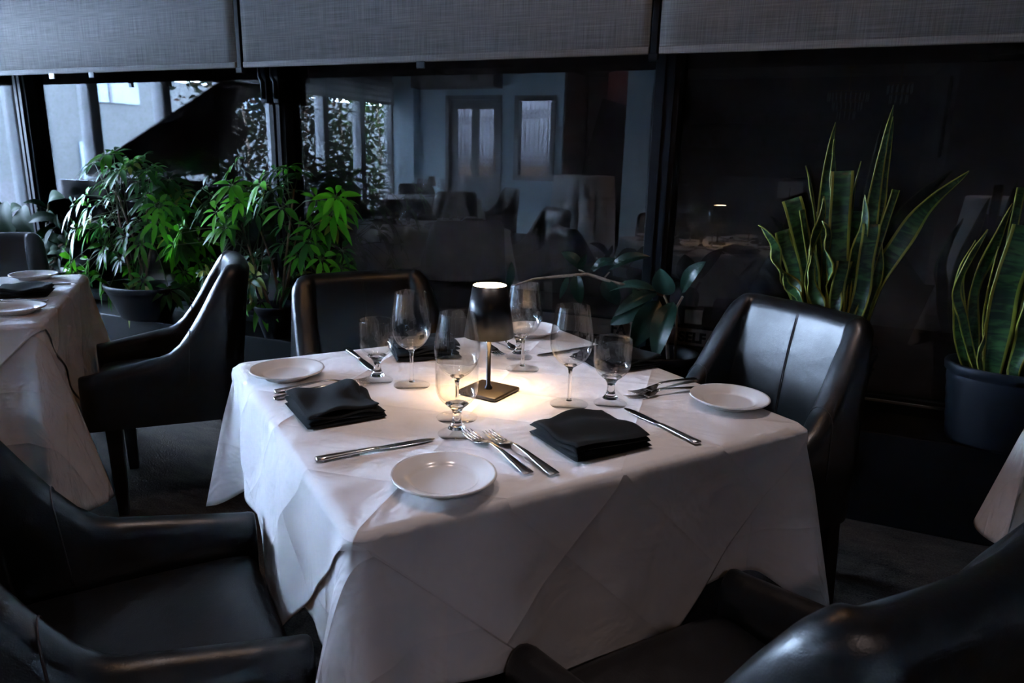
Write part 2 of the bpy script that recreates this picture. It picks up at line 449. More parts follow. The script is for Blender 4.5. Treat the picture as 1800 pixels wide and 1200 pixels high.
# glass wall: panes between black posts, low black upstand below
struct('wall_glass_upstand', MB().box((WX, GY - 0.02, 0), (3.0, GY + 0.12, 0.385)), 'ledge_black')
posts_x = [-4.50, -2.575, -0.65, 1.275]
edges = [WX] + posts_x + [3.0]
for i in range(5):
    a, b = edges[i] + (0.05 if i else 0.06), edges[i + 1] - (0.05 if i < 4 else 0)
    w = struct('window_%d' % (i + 1), MB().box((a, GY + 0.012, 0.40), (b, GY + 0.022, 2.36)), 'pane_glass')
    fr = MB().box((a, GY - 0.012, 0.385), (b, GY + 0.04, 0.405)).box((a, GY, 2.34), (b, GY + 0.05, CZ))
    f = fr.build('window_frame', 'black_frame', w, smooth=False)
for i, px in enumerate(posts_x):
    p = MB().box((px - 0.05, GY - 0.045, 0.347), (px + 0.05, GY + 0.08, CZ), bev=0.004)
    p.box((px - 0.030, GY - 0.06, 0.347), (px - 0.008, GY - 0.04, CZ)).box((px + 0.008, GY - 0.06, 0.347), (px + 0.030, GY - 0.04, CZ))
    struct('trim_%d' % (i + 1), p, 'black_frame')
sl = MB().box((-0.6, GY - 0.03, 0.385), (1.225, GY + 0.0, 0.398), bev=0.003)
struct('trim_5', sl, 'steel')
# planter ledge along the glass
struct('trim_6', MB().box((WX + 0.02, 2.70, 0.0), (3.0, GY - 0.02, 0.347), bev=0.006).box((WX + 0.02, 2.71, 0.30), (3.0, 2.715, 0.347)), 'ledge_black')

# dark walls round the rest of the room
struct('wall_right', MB().box((3.0, -6.2, 0), (3.1, 3.1, CZ)), 'dark_paint')
struct('wall_back', MB().box((-2.44, -5.9, 0), (3.0, -5.8, CZ)).box((-3.75, -5.3, 0), (-2.44, -5.2, CZ)).box((-2.5, -5.9, 0), (-2.44, -5.2, CZ)), 'dark_paint')
struct('wall_bar_side', MB().box((1.0, -5.8, 0), (1.1, -3.0, CZ)).box((1.1, -3.1, 0), (3.0, -3.0, CZ)), 'dark_paint')

# pale blue wall with the leaded door and window
BY = -4.16
bw = MB()
door_x0, door_x1, dz1 = -5.61, -4.67, 2.12
win_x0, win_x1, wz0, wz1 = -4.46, -3.82, 0.91, 2.11
bw.box((WX, BY - 0.15, 0), (door_x0, BY, CZ)).box((door_x0, BY - 0.15, dz1), (door_x1, BY, CZ)).box((door_x1, BY - 0.15, 0), (win_x0, BY, CZ))
bw.box((win_x0, BY - 0.15, 0), (win_x1, BY, wz0)).box((win_x0, BY - 0.15, wz1), (win_x1, BY, CZ)).box((win_x1, BY - 0.15, 0), (-3.71, BY, CZ))
bw.box((WX, BY, 0), (-6.10, BY + 0.16, CZ)).box((-2.79, BY - 0.15, 0), (-2.44, BY, CZ))
struct('wall_blue', bw, 'blue_paint')
struct('wall_outer_passage', MB().box((WX - 0.1, -5.9, 0), (-3.75, -5.8, 2.2)).box((-3.76, -5.8, 0), (-3.70, BY - 0.15, CZ)), 'passage_wall')
struct('trim_8', MB().box((WX - 0.1, -5.2, 0), (-3.78, -5.17, 1.10)), 'passage_fence')
struct('baseboard_blue', MB().box((door_x1 + 0.02, BY, 0), (-3.71, BY + 0.02, 0.12)).box((-6.1, BY, 0), (door_x0 - 0.02, BY + 0.02, 0.12)), 'door_navy')
struct('trim_7', MB().box((-6.04, BY, 2.21), (-4.67, BY + 0.32, CZ)), 'dark_paint')

def leaded(mb, x0, x1, z0, z1, n, y, r=0.0065):
    """leaded lights: a run of uprights crossed by rows of diamonds near head and foot"""
    w = (x1 - x0) / n; dzm = w
    bands = [(z1 - 0.17 * (z1 - z0), 1), (z0 + 0.17 * (z1 - z0), 2)]
    for i in range(n + 1):
        x = x0 + i * w
        zs = [z0]
        mb.tube([(x, y, z0), (x, y, z0 + 0.07 * (z1 - z0))], r, 5)
        mb.tube([(x, y, z0 + 0.17 * (z1 - z0) + 2 * w * 0.9), (x, y, z1 - 0.17 * (z1 - z0) - w)], r, 5)
        mb.tube([(x, y, z1 - 0.17 * (z1 - z0) + w), (x, y, z1)], r, 5)
    for zc, k in bands:
        for i in range(n):
            xa, xb = x0 + i * w, x0 + (i + 1) * w
            for j in range(-k, k):
                za = zc + j * w
                mb.tube([(xa, y, za), (xb, y, za + w)], r, 5); mb.tube([(xa, y, za + w), (xb, y, za)], r, 5)
    return mb

# door with two leaded lights
d = struct('door_1', MB().box((door_x0 + 0.06, BY - 0.10, 0.01), (door_x0 + 0.16, BY - 0.05, 2.06)).box((door_x1 - 0.16, BY - 0.10, 0.01), (door_x1 - 0.06, BY - 0.05, 2.06))
           .box((door_x0 + 0.16, BY - 0.10, 0.01), (door_x1 - 0.16, BY - 0.05, 0.95)).box((door_x0 + 0.16, BY - 0.10, 1.93), (door_x1 - 0.16, BY - 0.05, 2.06))
           .box(((door_x0 + door_x1) / 2 - 0.06, BY - 0.10, 0.95), ((door_x0 + door_x1) / 2 + 0.06, BY - 0.05, 1.93)), 'door_navy')
cx = (door_x0 + door_x1) / 2
MB().box((door_x0, BY - 0.12, 0), (door_x0 + 0.055, BY + 0.03, dz1)).box((door_x1 - 0.055, BY - 0.12, 0), (door_x1, BY + 0.03, dz1)).box((door_x0, BY - 0.12, 2.065), (door_x1, BY + 0.03, dz1)).build('door_frame', 'door_navy', d, smooth=False)
for a, b in ((door_x0 + 0.16, cx - 0.06), (cx + 0.06, door_x1 - 0.16)):
    g = MB().box((a, BY - 0.08, 0.95), (b, BY - 0.074, 1.93)).build('glass_light', 'clear_pane', d, smooth=False)
    leaded(MB(), a, b, 0.95, 1.93, 4, BY - 0.068).build('lead_came', 'lead', g)
    MB().box((a + 0.01, BY - 0.05, 0.25), (b - 0.01, BY - 0.035, 0.82), bev=0.008).build('lower_panel', 'door_navy', d)
MB().tube([(door_x1 - 0.11, BY - 0.05, 1.02), (door_x1 - 0.11, BY, 1.04), (door_x1 - 0.11, BY, 1.26), (door_x1 - 0.11, BY - 0.05, 1.28)], 0.009, 8).build('door_handle', 'brass', d)
w = struct('window_6', MB().box((win_x0 + 0.07, BY - 0.08, wz0 + 0.07), (win_x1 - 0.07, BY - 0.074, wz1 - 0.07)), 'clear_pane')
fr = MB().box((win_x0, BY - 0.10, wz0), (win_x0 + 0.07, BY + 0.03, wz1)).box((win_x1 - 0.07, BY - 0.10, wz0), (win_x1, BY + 0.03, wz1))
fr.box((win_x0 + 0.07, BY - 0.10, wz0), (win_x1 - 0.07, BY + 0.03, wz0 + 0.07)).box((win_x0 + 0.07, BY - 0.10, wz1 - 0.07), (win_x1 - 0.07, BY + 0.03, wz1)).build('window_frame', 'door_navy', w, smooth=False)
leaded(MB(), win_x0 + 0.07, win_x1 - 0.07, wz0 + 0.07, wz1 - 0.07, 7, BY - 0.068).build('lead_came', 'lead', w)
# recess with the curved dark-red stair panel
struct('wall_stair_column', MB().lathe([(0.24, 0), (0.24, CZ)], 40, o=(-3.00, -4.75, 0)), 'red_column')
struct('wall_recess', MB().box((-3.70, -5.2, 0), (-2.50, -5.17, CZ)).box((-3.70, -5.17, 0), (-3.68, BY - 0.02, CZ)), 'recess_paint')
struct('wall_stair_panel', MB().prism([(-3.72, 0), (-2.85, 0), (-2.85, 1.98), (-3.20, 2.08)], -4.42, -4.36, 'y'), 'red_panel')

# ------------------------------------------------------------------ street-side window wall
posts_y = [2.61, 1.78, 1.08, 0.25, -0.58, -1.41, -2.35, -3.20, -4.02]
struct('wall_left', MB().box((WX - 0.18, -5.9, 0), (WX, 3.1, 0.42)).box((WX - 0.18, -5.9, 2.30), (WX, 3.1, CZ)).box((WX - 0.18, -5.9, 0.42), (WX, -4.02, 2.3)), 'dark_paint')
ey = [GY] + posts_y
for i in range(len(posts_y)):
    a, b = ey[i], ey[i + 1]
    w = struct('window_%d' % (i + 7), MB().box((WX - 0.10, b + 0.06, 0.42), (WX - 0.092, a - (0.06 if i else 0), 2.30)), 'clear_pane')
    MB().box((WX - 0.15, b - 0.055, 0.42), (WX + 0.0, b + 0.055, 2.30), bev=0.004).build('window_post', 'grey_frame', w, smooth=False)
# pleated blinds drawn part way down
for i in range(4, len(posts_y)):
    a, b = ey[i], ey[i + 1]
    z0 = 1.98
    V = []; F = []
    nz = 20; zz = [2.30 - (2.30 - z0) * k / nz for k in range(nz + 1)]
    mb = MB()
    V = []; F = []; npl = 8
    for k in range(npl + 1):
        za = z0 + (2.30 - z0) * k / npl
        d_ = 0.012 if k % 2 else 0.034
        V += [(WX + d_, b + 0.01, za), (WX + d_, a - 0.01, za)]
    for k in range(npl): F.append((2 * k, 2 * k + 1, 2 * k + 3, 2 * k + 2))
    mb.add(V, F).box((WX + 0.012, b + 0.01, z0 - 0.012), (WX + 0.036, a - 0.01, z0 + 0.004))
    o = mb.build('window_blind', 'blind_fabric', smooth=False)
    tag(o, ['grey slatted blind beside the glass wall corner, half lowered', 'grey slatted blind over the second street window from the glass wall',
            'grey slatted blind over the third street window from the glass wall', 'grey slatted blind above the raised piano lid tip',
            'grey slatted blind over the window just past the piano', 'grey slatted blind over the middle ivy-covered street window',
            'grey slatted blind over the darkest ivy street window', 'grey slatted blind two windows from the pale blue wall',
            'grey slatted blind in the last street window by the pale blue wall'][i], 'blind', 'slatted blinds on the street windows')

# ------------------------------------------------------------------ street outside (seen mirrored in the glass)
struct('exterior_ground', MB().box((-24, -22, -0.16), (WX - 0.1, 10, -0.12)), 'pavement')
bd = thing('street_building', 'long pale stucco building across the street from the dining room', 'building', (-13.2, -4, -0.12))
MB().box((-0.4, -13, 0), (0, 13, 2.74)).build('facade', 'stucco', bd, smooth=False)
MB().box((0.0, -13, 0), (0.05, 13, 0.75)).build('plinth', 'street_trim', bd, smooth=False)
for yc, zc, hw, hh in ((-0.35, 2.42, 0.65, 0.22), (-4.5, 2.42, 0.65, 0.22), (3.6, 2.42, 0.65, 0.22), (0.25, 1.0, 0.16, 0.45), (2.6, 1.2, 0.4, 0.5), (5.5, 1.3, 0.5, 0.6)):
    wf = MB().box((0.0, yc - hw, zc - hh), (0.04, yc + hw, zc + hh)).build('window', 'street_glass', bd, smooth=False)
    MB().box((0.04, yc - 0.03, zc - hh), (0.06, yc + 0.03, zc + hh)).build('window_bar', 'street_trim', wf, smooth=False)

# hedge and climbing ivy right outside the windows past the piano
def leaf_quad(mb, p, d, n, L, W, c, fold=0.15, droop=0.0, seg=5):
    """one pointed leaf: from p along d with face normal n"""
    d = d.normalized(); s = d.cross(n).normalized(); n = s.cross(d)
    V = []; F = []
    for i in range(seg + 1):
        t = i / seg
        w = W * 0.5 * math.sin(PI * min(1, t * 0.97 + 0.03)) ** 0.8 * (1 - 0.25 * t)
        q = p + d * (L * t) - Vector((0, 0, 1)) * droop * L * t * t
        V += [q - s * w + n * fold * w, q, q + s * w + n * fold * w]
    for i in range(seg):
        a = i * 3; F += [(a, a + 1, a + 4, a + 3), (a + 1, a + 2, a + 5, a + 4)]
    mb.add(V, F, uv=[(0, 0)] * len(V), c=c)
rnd = random.Random(3)
mb = MB()
for i in range(17000):
    y = rnd.uniform(-5.6, -1.1); z = rnd.uniform(0.0, 2.6); x = WX - 0.75 - rnd.uniform(0, 0.7)
    cl = math.sin(y * 3.1 + z * 1.3) * math.sin(z * 2.7 + y * 1.7) + 0.5 * math.sin(y * 9 + 4 * z)
    if cl + rnd.uniform(-0.5, 0.5) < -0.75 + (0.75 if y > -1.7 else 0): continue
    dd = Vector((rnd.uniform(-1, 1), rnd.uniform(-1, 1), rnd.uniform(-1, 0.3)))
    nn = Vector((1, rnd.uniform(-1, 1), rnd.uniform(-0.2, 1)))
    g = rnd.uniform(0.5, 1.5)
    c = (0.006 * g, 0.009 * g, 0.0045 * g) if rnd.random() < 0.85 else (0.03, 0.014, 0.008)
    if y < -3.9 and rnd.random() < 0.5: c = (0.016 * g, 0.034 * g, 0.005 * g)
    leaf_quad(mb, Vector((x, y, z)), dd, nn, rnd.uniform(0.05, 0.11), rnd.uniform(0.03, 0.06), c, seg=3)
hd = mb.build('climbing_ivy', 'ivy_leaf', col=True)
tag(hd, 'dense climbing ivy outside the street windows past the piano', 'ivy', kind='stuff')
tr = MB()
for i in range(9):
    y = -1.5 - i * 0.45
    tr.tube([(WX - 1.1, y, -0.12), (WX - 1.0 + 0.1 * math.sin(i), y + 0.1, 1.2), (WX - 1.1, y + 0.15 * math.cos(i), 2.7)], 0.015, 6)
tr.build('vine_stems', 'stem_brown', hd)

# ------------------------------------------------------------------ dark space outside the glass wall
struct('exterior_floor', MB().box((-6.6, GY + 0.12, -0.12), (4.2, 6.6, -0.02)), 'concrete_dim')
struct('exterior_wall', MB().box((-6.6, 6.5, -0.1), (4.2, 6.6, CZ)).box((4.1, GY + 0.12, -0.1), (4.2, 6.5, CZ)).box((-6.75, GY + 0.02, -0.12), (-6.6, 6.6, CZ))
       .box((-6.6, GY + 0.02, 0), (WX, GY + 0.12, CZ)).box((3.0, GY + 0.02, 0), (4.2, GY + 0.12, CZ)), 'concrete_dim')
sg = thing('kerb_sign', 'low dim board outside the glass with dark block letters ending in SELF', 'sign', (-0.9, 4.2, 0))
MB().box((-1.2, 0.0, 0.20), (1.2, 0.03, 0.305), bev=0.004).build('board', 'sign_face', sg, smooth=False)
for fx in (-1.08, 1.08): MB().box((fx - 0.02, 0.005, -0.02), (fx + 0.02, 0.025, 0.2)).build('foot', 'sign_ink', sg, smooth=False)
MB().box((-1.2, -0.012, 0.305), (1.2, 0.03, 0.315)).box((-1.2, -0.012, 0.19), (1.2, 0.03, 0.20)).build('edge_strip', 'sign_ink', sg, smooth=False)
def text(name, body, size, loc, m, parent):
    cu = bpy.data.curves.new(name, 'FONT'); cu.body = body; cu.size = size; cu.extrude = 0.002; cu.offset = 0.0035
    cu.materials.append(MATS[m])
    tmp = bpy.data.objects.new(name, cu); COL.objects.link(tmp)
    bpy.context.view_layer.update()
    me = bpy.data.meshes.new_from_object(tmp.evaluated_get(bpy.context.evaluated_depsgraph_get()))
    bpy.data.objects.remove(tmp)
    o = bpy.data.objects.new(name, me); COL.objects.link(o); o.parent = parent
    o.location = loc; o.rotation_euler = (PI / 2, 0, 0)
    return o
text('lettering', 'SELF', 0.082, (0.145, -0.004, 0.222), 'sign_ink', sg)
text('lettering', 'FA', 0.082, (-0.27, -0.004, 0.222), 'sign_ink', sg)
# pale plaque on a post behind the board
o = MB().box((-0.74, 4.26, 0.318), (-0.64, 4.28, 0.40)).build('notice_plate', 'sign_face', smooth=False)
tag(o, 'small pale blank plate standing above the SELF board outside', 'plate')

# ------------------------------------------------------------------ roller shades over the glass wall
SY = 2.757
def shade(x0, x1, label):
    t = thing('roller_shade', label, 'roller shade', ((x0 + x1) / 2, SY, 1.628), 0, 'roller shades along the glass wall')
    hw = (x1 - x0) / 2
    nx = 60; V = []; F = []
    for j, z in enumerate([0.022, 0.3, 0.6, 0.815]):
        for i in range(nx + 1):
            x = -hw + 2 * hw * i / nx
            V.append((x, 0.004 * math.sin(x * 4.1 + x0) * (1 - z), z))
    for j in range(3):
        for i in range(nx): F.append((j * (nx + 1) + i, j * (nx + 1) + i + 1, (j + 1) * (nx + 1) + i + 1, (j + 1) * (nx + 1) + i))
    f = link('fabric', V, F, 'shade_fabric', t)
    s = f.modifiers.new('solid', 'SOLIDIFY'); s.thickness = 0.002
    MB().box((-hw, -0.008, 0), (hw, 0.008, 0.026), bev=0.004).build('hem_bar', 'shade_fabric', t)
    MB().tube([(-hw, 0, 0.80), (hw, 0, 0.80)], 0.022, 16).build('roller_tube', 'black_frame', t)
    return t
shade(-6.40, -2.645, 'wide grey roller shade above the leafy potted plants at left')
shade(-2.600, -0.688, 'grey roller shade in the middle, above the lamp-lit table')
shade(-0.650, 2.95, 'dim grey roller shade at right above the snake plants')
for x, lab in ((-2.622, 'dark vertical guide strip between left and middle shades'), (-0.669, 'dark vertical guide strip between middle and right shades')):
    o = MB().box((x - 0.012, SY - 0.006, 1.615), (x + 0.012, SY + 0.02, CZ), bev=0.002).box((x - 0.018, SY - 0.012, 1.605), (x + 0.018, SY + 0.012, 1.63), bev=0.003).build('guide_strip', 'black_frame', smooth=False)
    tag(o, lab, 'guide strip', 'shade guide strips')
for x, lab, m in ((-3.93, 'small bright white clip under left end of left shade', 'clip_white'), (-3.62, 'small flat clear clip on the hem of the left shade', 'pot_grey'),
                  (-1.64, 'small flat grey clip on the hem of the middle shade', 'pot_grey')):
    o = MB().box((x - 0.02, SY - 0.014, 1.602), (x + 0.02, SY - 0.008, 1.63), bev=0.002).build('shade_clip', m)
    tag(o, lab, 'clip')
for k, (x, lab) in enumerate(((-2.61, 'left black hooked bracket on the post below the shades'), (-2.535, 'right black hooked bracket on the post below the shades'))):
    o = MB().tube([(x - 0.028, GY - 0.075, 1.66), (x - 0.02, GY - 0.085, 1.60), (x, GY - 0.09, 1.575), (x, GY - 0.09, 1.50)], 0.014, 10, flat=0.8).box((x - 0.018, GY - 0.09, 1.48), (x + 0.018, GY - 0.045, 1.66), bev=0.004).build('shade_bracket', 'black_frame')
    tag(o, lab, 'bracket', 'hooked brackets on the post')

# ------------------------------------------------------------------ chairs
def chair_parts(root):
    """scoop armchair, front towards -y"""
    cs = []
    for i in range(15): cs.append((-0.228, -0.295 + 0.39 * i / 14))                 # left arm, front to back
    for i in range(1, 12):
        a = PI - (PI / 2) * i / 11; cs.append((-0.228 + 0.052 + 0.052 * math.cos(a), 0.095 + 0.052 * math.sin(a)))
    for i in range(1, 14): cs.append((-0.176 + 0.352 * i / 14, 0.147 + 0.012 * math.sin(PI * i / 14)))
    left = cs[:26]
    right = [(-x, y) for x, y in reversed(left)]
    path = left + cs[26:] + right
    n = len(path)
    def height(x, y):
        if y <= -0.08: return 0.522 + 0.044 * (y + 0.295) / 0.215
        t = min(1, (y + 0.08) / 0.205)
        e = t * t * (3 - 2 * t)
        return 0.566 + (0.872 - 0.566) * (0.12 * t + 0.88 * e ** 1.5)
    V = []; F = []; rows = None
    for i, (x, y) in enumerate(path):
        a = path[max(i - 1, 0)]; b = path[min(i + 1, n - 1)]
        tx, ty = b[0] - a[0], b[1] - a[1]; L = math.hypot(tx, ty); nx, ny = -ty / L, tx / L     # left normal = outward
        if i == 0 or i == n - 1: pass
        H = height(x, y)
        bk = max(0, min(1, (y + 0.11) / 0.17)); bk = bk * bk * (3 - 2 * bk)
        th = 0.064 + 0.008 * bk
        sec = []
        r = th / 2
        zi = [0.36, 0.42, 0.47] + [0.47 + (H - r - 0.47) * k / 7 for k in range(1, 8)]
        for z in zi:
            pad = 0.010 * math.sin(PI * max(0, min(1, (z - 0.45) / (H - r - 0.45)))) if z > 0.45 else 0
            sec.append((-r - pad * (0.3 + 0.7 * bk), z))
        for k in range(1, 8):
            a_ = PI - PI * k / 8; sec.append((r * math.cos(a_), H - r + r * math.sin(a_)))
        for k in range(9): sec.append((r + 0.004, H - r - (H - r - 0.335) * k / 8))
        rows = len(sec)
        for o_, z in sec:
            lean = 0.05 * max(0, (z - 0.42) / 0.45) ** 1.25 * bk
            spread = 1 - 0.13 * max(0, (z - 0.52) / 0.35)
            V.append(((x + nx * o_) * spread, y + ny * o_ + lean, z))
    for i in range(n - 1):
        for k in range(rows - 1): F.append((i * rows + k, i * rows + k + 1, (i + 1) * rows + k + 1, (i + 1) * rows + k))
    V0 = list(V)
    # rounded front ends
    for i, sgn in ((0, 1), (n - 1, -1)):
        base = [V[i * rows + k] for k in range(rows)]
        c = (base[0][0] + base[-1][0]) / 2
        prev = [i * rows + k for k in range(rows)]
        for st, (dy, sc) in enumerate(((-0.012, 0.94), (-0.020, 0.78), (-0.024, 0.5))):
            cur = []
            for k in range(rows):
                bx, by, bz = base[k]
                top = max(q[2] for q in base)
                nz = bz if bz < 0.5 else 0.5 + (bz - 0.5) * (1 - (1 - sc) * 0.5)
                cur.append(len(V)); V.append((c + (bx - c) * sc, by + dy, nz))
            for k in range(rows - 1): F.append((prev[k], prev[k + 1], cur[k + 1], cur[k]))
            prev = cur
        F.append(tuple(prev))
    o = link('arm_and_back_shell', V, F, 'leather', root)
    bm = bmesh.new(); bm.from_mesh(o.data); bmesh.ops.recalc_face_normals(bm, faces=bm.faces[:]); bm.to_mesh(o.data); bm.free()
    # seat box and cushion
    s = MB().box((-0.205, -0.300, 0.335), (0.205, 0.13, 0.42), bev=0.012).build('seat_frame', 'leather', root)
    V = []; F = []; nx_, ny_ = 28, 30
    def sx(u): return u
    for j in range(ny_ + 1):
        for i in range(nx_ + 1):
            u = -1 + 2 * i / nx_; v = -1 + 2 * j / ny_
            ex = 1 - abs(u) ** 6; eyv = 1 - abs(v) ** 8
            z = 0.425 + 0.040 * (max(0, ex) ** 0.35) * (max(0, eyv) ** 0.35) + 0.016 * (1 - u * u) * (1 - v * v)
            V.append((u * 0.200, -0.084 + v * 0.226, z))
    for j in range(ny_):
        for i in range(nx_): F.append((j * (nx_ + 1) + i, j * (nx_ + 1) + i + 1, (j + 1) * (nx_ + 1) + i + 1, (j + 1) * (nx_ + 1) + i))
    b0 = len(V)
    rim = [i for i in range(nx_ + 1)] + [(j + 1) * (nx_ + 1) - 1 for j in range(1, ny_ + 1)] + [ny_ * (nx_ + 1) + i for i in range(nx_ - 1, -1, -1)] + [j * (nx_ + 1) for j in range(ny_ - 1, 0, -1)]
    for k in rim: V.append((V[k][0], V[k][1], 0.40))
    for q in range(len(rim)):
        q2 = (q + 1) % len(rim); F.append((rim[q], b0 + q, b0 + q2, rim[q2]))
    link('seat', V, F, 'leather', root)
    # seams: one up the middle of the back, one each side where back meets arm
    seam = []
    for k in range(15):
        z = 0.50 + 0.355 * k / 14
        H = 0.868; r = 0.035
        pad = 0.010 * math.sin(PI * max(0, min(1, (z - 0.45) / (H - r - 0.45))))
        lean = 0.05 * max(0, (z - 0.42) / 0.45) ** 1.25
        yy = 0.157 - r - pad + lean
        if z > H - r: yy = 0.157 - math.sqrt(max(0, r * r - (z - H + r) ** 2)) + lean
        seam.append((0, yy - 0.0005, z))
    MB().tube([(x - 0.002, y, z) for x, y, z in seam], 0.0013, 6).tube([(x + 0.003, y, z) for x, y, z in seam], 0.0013, 6).build('back_seam', 'thread', root)
    for i in (11, n - 12):                                  # seam over the arm where it meets the back
        arc = []
        for k in range(2, rows - 4):
            p, q = Vector(V0[i * rows + k]), Vector(V0[i * rows + (k + 1)])
            x_, y_ = path[i]
            arc.append(p + Vector((math.copysign(0.0012, p.x - x_ * 1.0), 0, 0.0008 if k > 9 and k < 17 else 0)))
        MB().tube(arc, 0.0020, 6).build('arm_seam', 'thread', root)
    for sx_, sy_ in ((-1, -1), (1, -1), (-1, 1), (1, 1)):
        x0, y0 = sx_ * 0.208, (-0.235 if sy_ < 0 else 0.125)
        x1, y1 = x0 * 1.0, (y0 if sy_ < 0 else y0 + 0.055)
        h0, h1 = 0.026, 0.017
        V = []
        for (cx_, cy_, h_, z) in ((x1, y1, h1, 0.0), (x0, y0, h0, 0.35)):
            V += [(cx_ - h_, cy_ - h_, z), (cx_ + h_, cy_ - h_, z), (cx_ + h_, cy_ + h_, z), (cx_ - h_, cy_ + h_, z)]
        lg = MB().add(V, [(3, 2, 1, 0), (4, 5, 6, 7), (0, 1, 5, 4), (1, 2, 6, 5), (2, 3, 7, 6), (3, 0, 4, 7)]).build('leg', 'dark_wood', root, smooth=False, bevel=0.003)

TX, TY, TA = -0.6422, 1.3683, R(53.66)
LX, LY, LA = -2.7225, 1.2967, R(46.4)
def around(cx, cy, a, u, v):
    p = rot((u, v), a); return (cx + p[0], cy + p[1], 0)
CG = 'black leather scoop armchairs round the tables'
# facing the table: chair front (-y) points at the table centre
ch = thing('dining_chair', 'black leather armchair with glowing centre-seamed back, right of the lamp-lit table', 'chair', around(TX, TY, TA, 0.812, 0.0), TA - PI / 2, CG)
chair_parts(ch)
dup(ch, around(TX, TY, TA, 0.035, 0.815), TA, 'black leather armchair behind the lamp-lit table, its back beside the bushy plant', CG)
dup(ch, around(TX, TY, TA, -0.812, -0.095), TA + PI / 2, 'black leather armchair in near left corner, seat pushed against white cloth', CG)
dup(ch, around(TX, TY, TA, 0.02, -0.812), TA + PI, 'black leather armchair in near right corner, seen from behind its worn back', CG)
# chairs of the left table
_c = (-1.955 - 0.35, 1.956 - 0.31)
cl = dup(ch, (0, 0, 0), 0, 'black leather armchair seen side on between left table and lamp-lit table', CG)
cb = rot((0.28, 0.0), LA)
ccx, ccy = around(LX, LY, LA, 0.820, 0.0)[:2]
cl.location = (ccx, ccy, 0); cl.rotation_euler = (0, 0, LA - PI / 2)
dup(ch, around(LX, LY, LA, 0.0, 0.83), LA, 'black leather chair back at left edge behind the left white table', CG)
dup(ch, around(LX, LY, LA, -0.83, 0.0), LA + PI / 2, 'black armchair on the far left side of the left table, mirrored in the glass', CG)
dup(ch, around(LX, LY, LA, 0.0, -0.83), LA + PI, 'black armchair on the near side of the left table, mirrored in the glass', CG)

# ------------------------------------------------------------------ tables and linen
def perim(hs, rc, n_side=70, n_cor=14):
    """closed rounded square: (x, y, nx, ny, side coordinate, corner distance)"""
    out = []
    for k in range(4):
        a = k * PI / 2
        for i in range(n_side):
            t = -hs + rc + (2 * hs - 2 * rc) * i / n_side
            p = rot((hs, t), a); nn = rot((1, 0), a); out.append((*p, *nn, t, k))
        for i in range(n_cor):
            b = (PI / 2) * i / n_cor
            p = rot((hs - rc + rc * math.cos(b), hs - rc + rc * math.sin(b)), a); nn = rot((math.cos(b), math.sin(b)), a)
            out.append((*p, *nn, (hs - rc + rc * b / (PI / 2)) if b < PI / 4 else (hs - rc + rc * b / (PI / 2)), k))
    return out
def cloth(name, hs, z_top, lift, drop_fn, mat_name, parent=None, seed=1, flare=0.06, wave=0.006, corner=0.05, rc=0.022, nskirt=26):
    P = perim(hs, rc); n = len(P)
    rg = random.Random(seed); ph = [rg.uniform(0, 6.28) for _ in range(12)]
    V = [(0, 0, z_top)]; UV = [(0, 0)]; F = []
    top = [0.12, 0.25, 0.4, 0.55, 0.7, 0.82, 0.91, 0.97, 1.0]
    er = 0.010
    for s in top:
        for (x, y, nx, ny, t, k) in P:
            e = 1 - er / hs
            V.append((x * s * e, y * s * e, z_top)); UV.append((x * s * e, y * s * e))
    per = len(P); plen = 8 * hs
    rows = [0.35, 0.8] + [i / nskirt for i in range(1, nskirt + 1)]
    for ri in range(len(rows)):
        for j, (x, y, nx, ny, t, k) in enumerate(P):
            cd = min(abs(hs - abs(t)), hs)                     # distance to the nearest corner
            Ld = drop_fn(t, k, cd)
            if ri < 2:
                a = rows[ri] * PI / 2
                px = x * (1 - er / hs) + nx * er * math.sin(a); py = y * (1 - er / hs) + ny * er * math.sin(a)
                V.append((px + nx * lift * rows[ri], py + ny * lift * rows[ri], z_top - er * (1 - math.cos(a)))); UV.append((x, y)); continue
            v = Ld * rows[ri]
            w = min(1, v / 0.12)
            off = lift + flare * v + wave * w * (math.sin(t * 17 + ph[k]) + 0.6 * math.sin(t * 31 + ph[k + 4]))
            g = math.exp(-(cd / 0.055) ** 2); g2 = math.exp(-((cd - 0.10) / 0.045) ** 2)
            off += corner * (v / 0.27) * g - corner * 0.42 * (v / 0.27) * g2
            off = max(off, lift + 0.0005)
            tang = (-ny, nx)
            sh = 0.03 * (v / 0.27) * g * math.sin(ph[8 + k])
            slope = flare + 0.02
            zz = z_top - er - v * math.sqrt(max(0.2, 1 - slope * slope - (corner * g / 0.27) ** 2 * 0.6))
            V.append((x + nx * off + tang[0] * sh, y + ny * off + tang[1] * sh, zz)); UV.append((x + nx * v, y + ny * v))
    R_ = len(top) + len(rows)
    for j in range(per): F.append((0, 1 + j, 1 + (j + 1) % per))
    for r in range(R_ - 1):
        a = 1 + r * per; b = a + per
        for j in range(per):
            j2 = (j + 1) % per; F.append((a + j, b + j, b + j2, a + j2))
    o = link(name, V, F, mat_name, parent, True, UV)
    return o
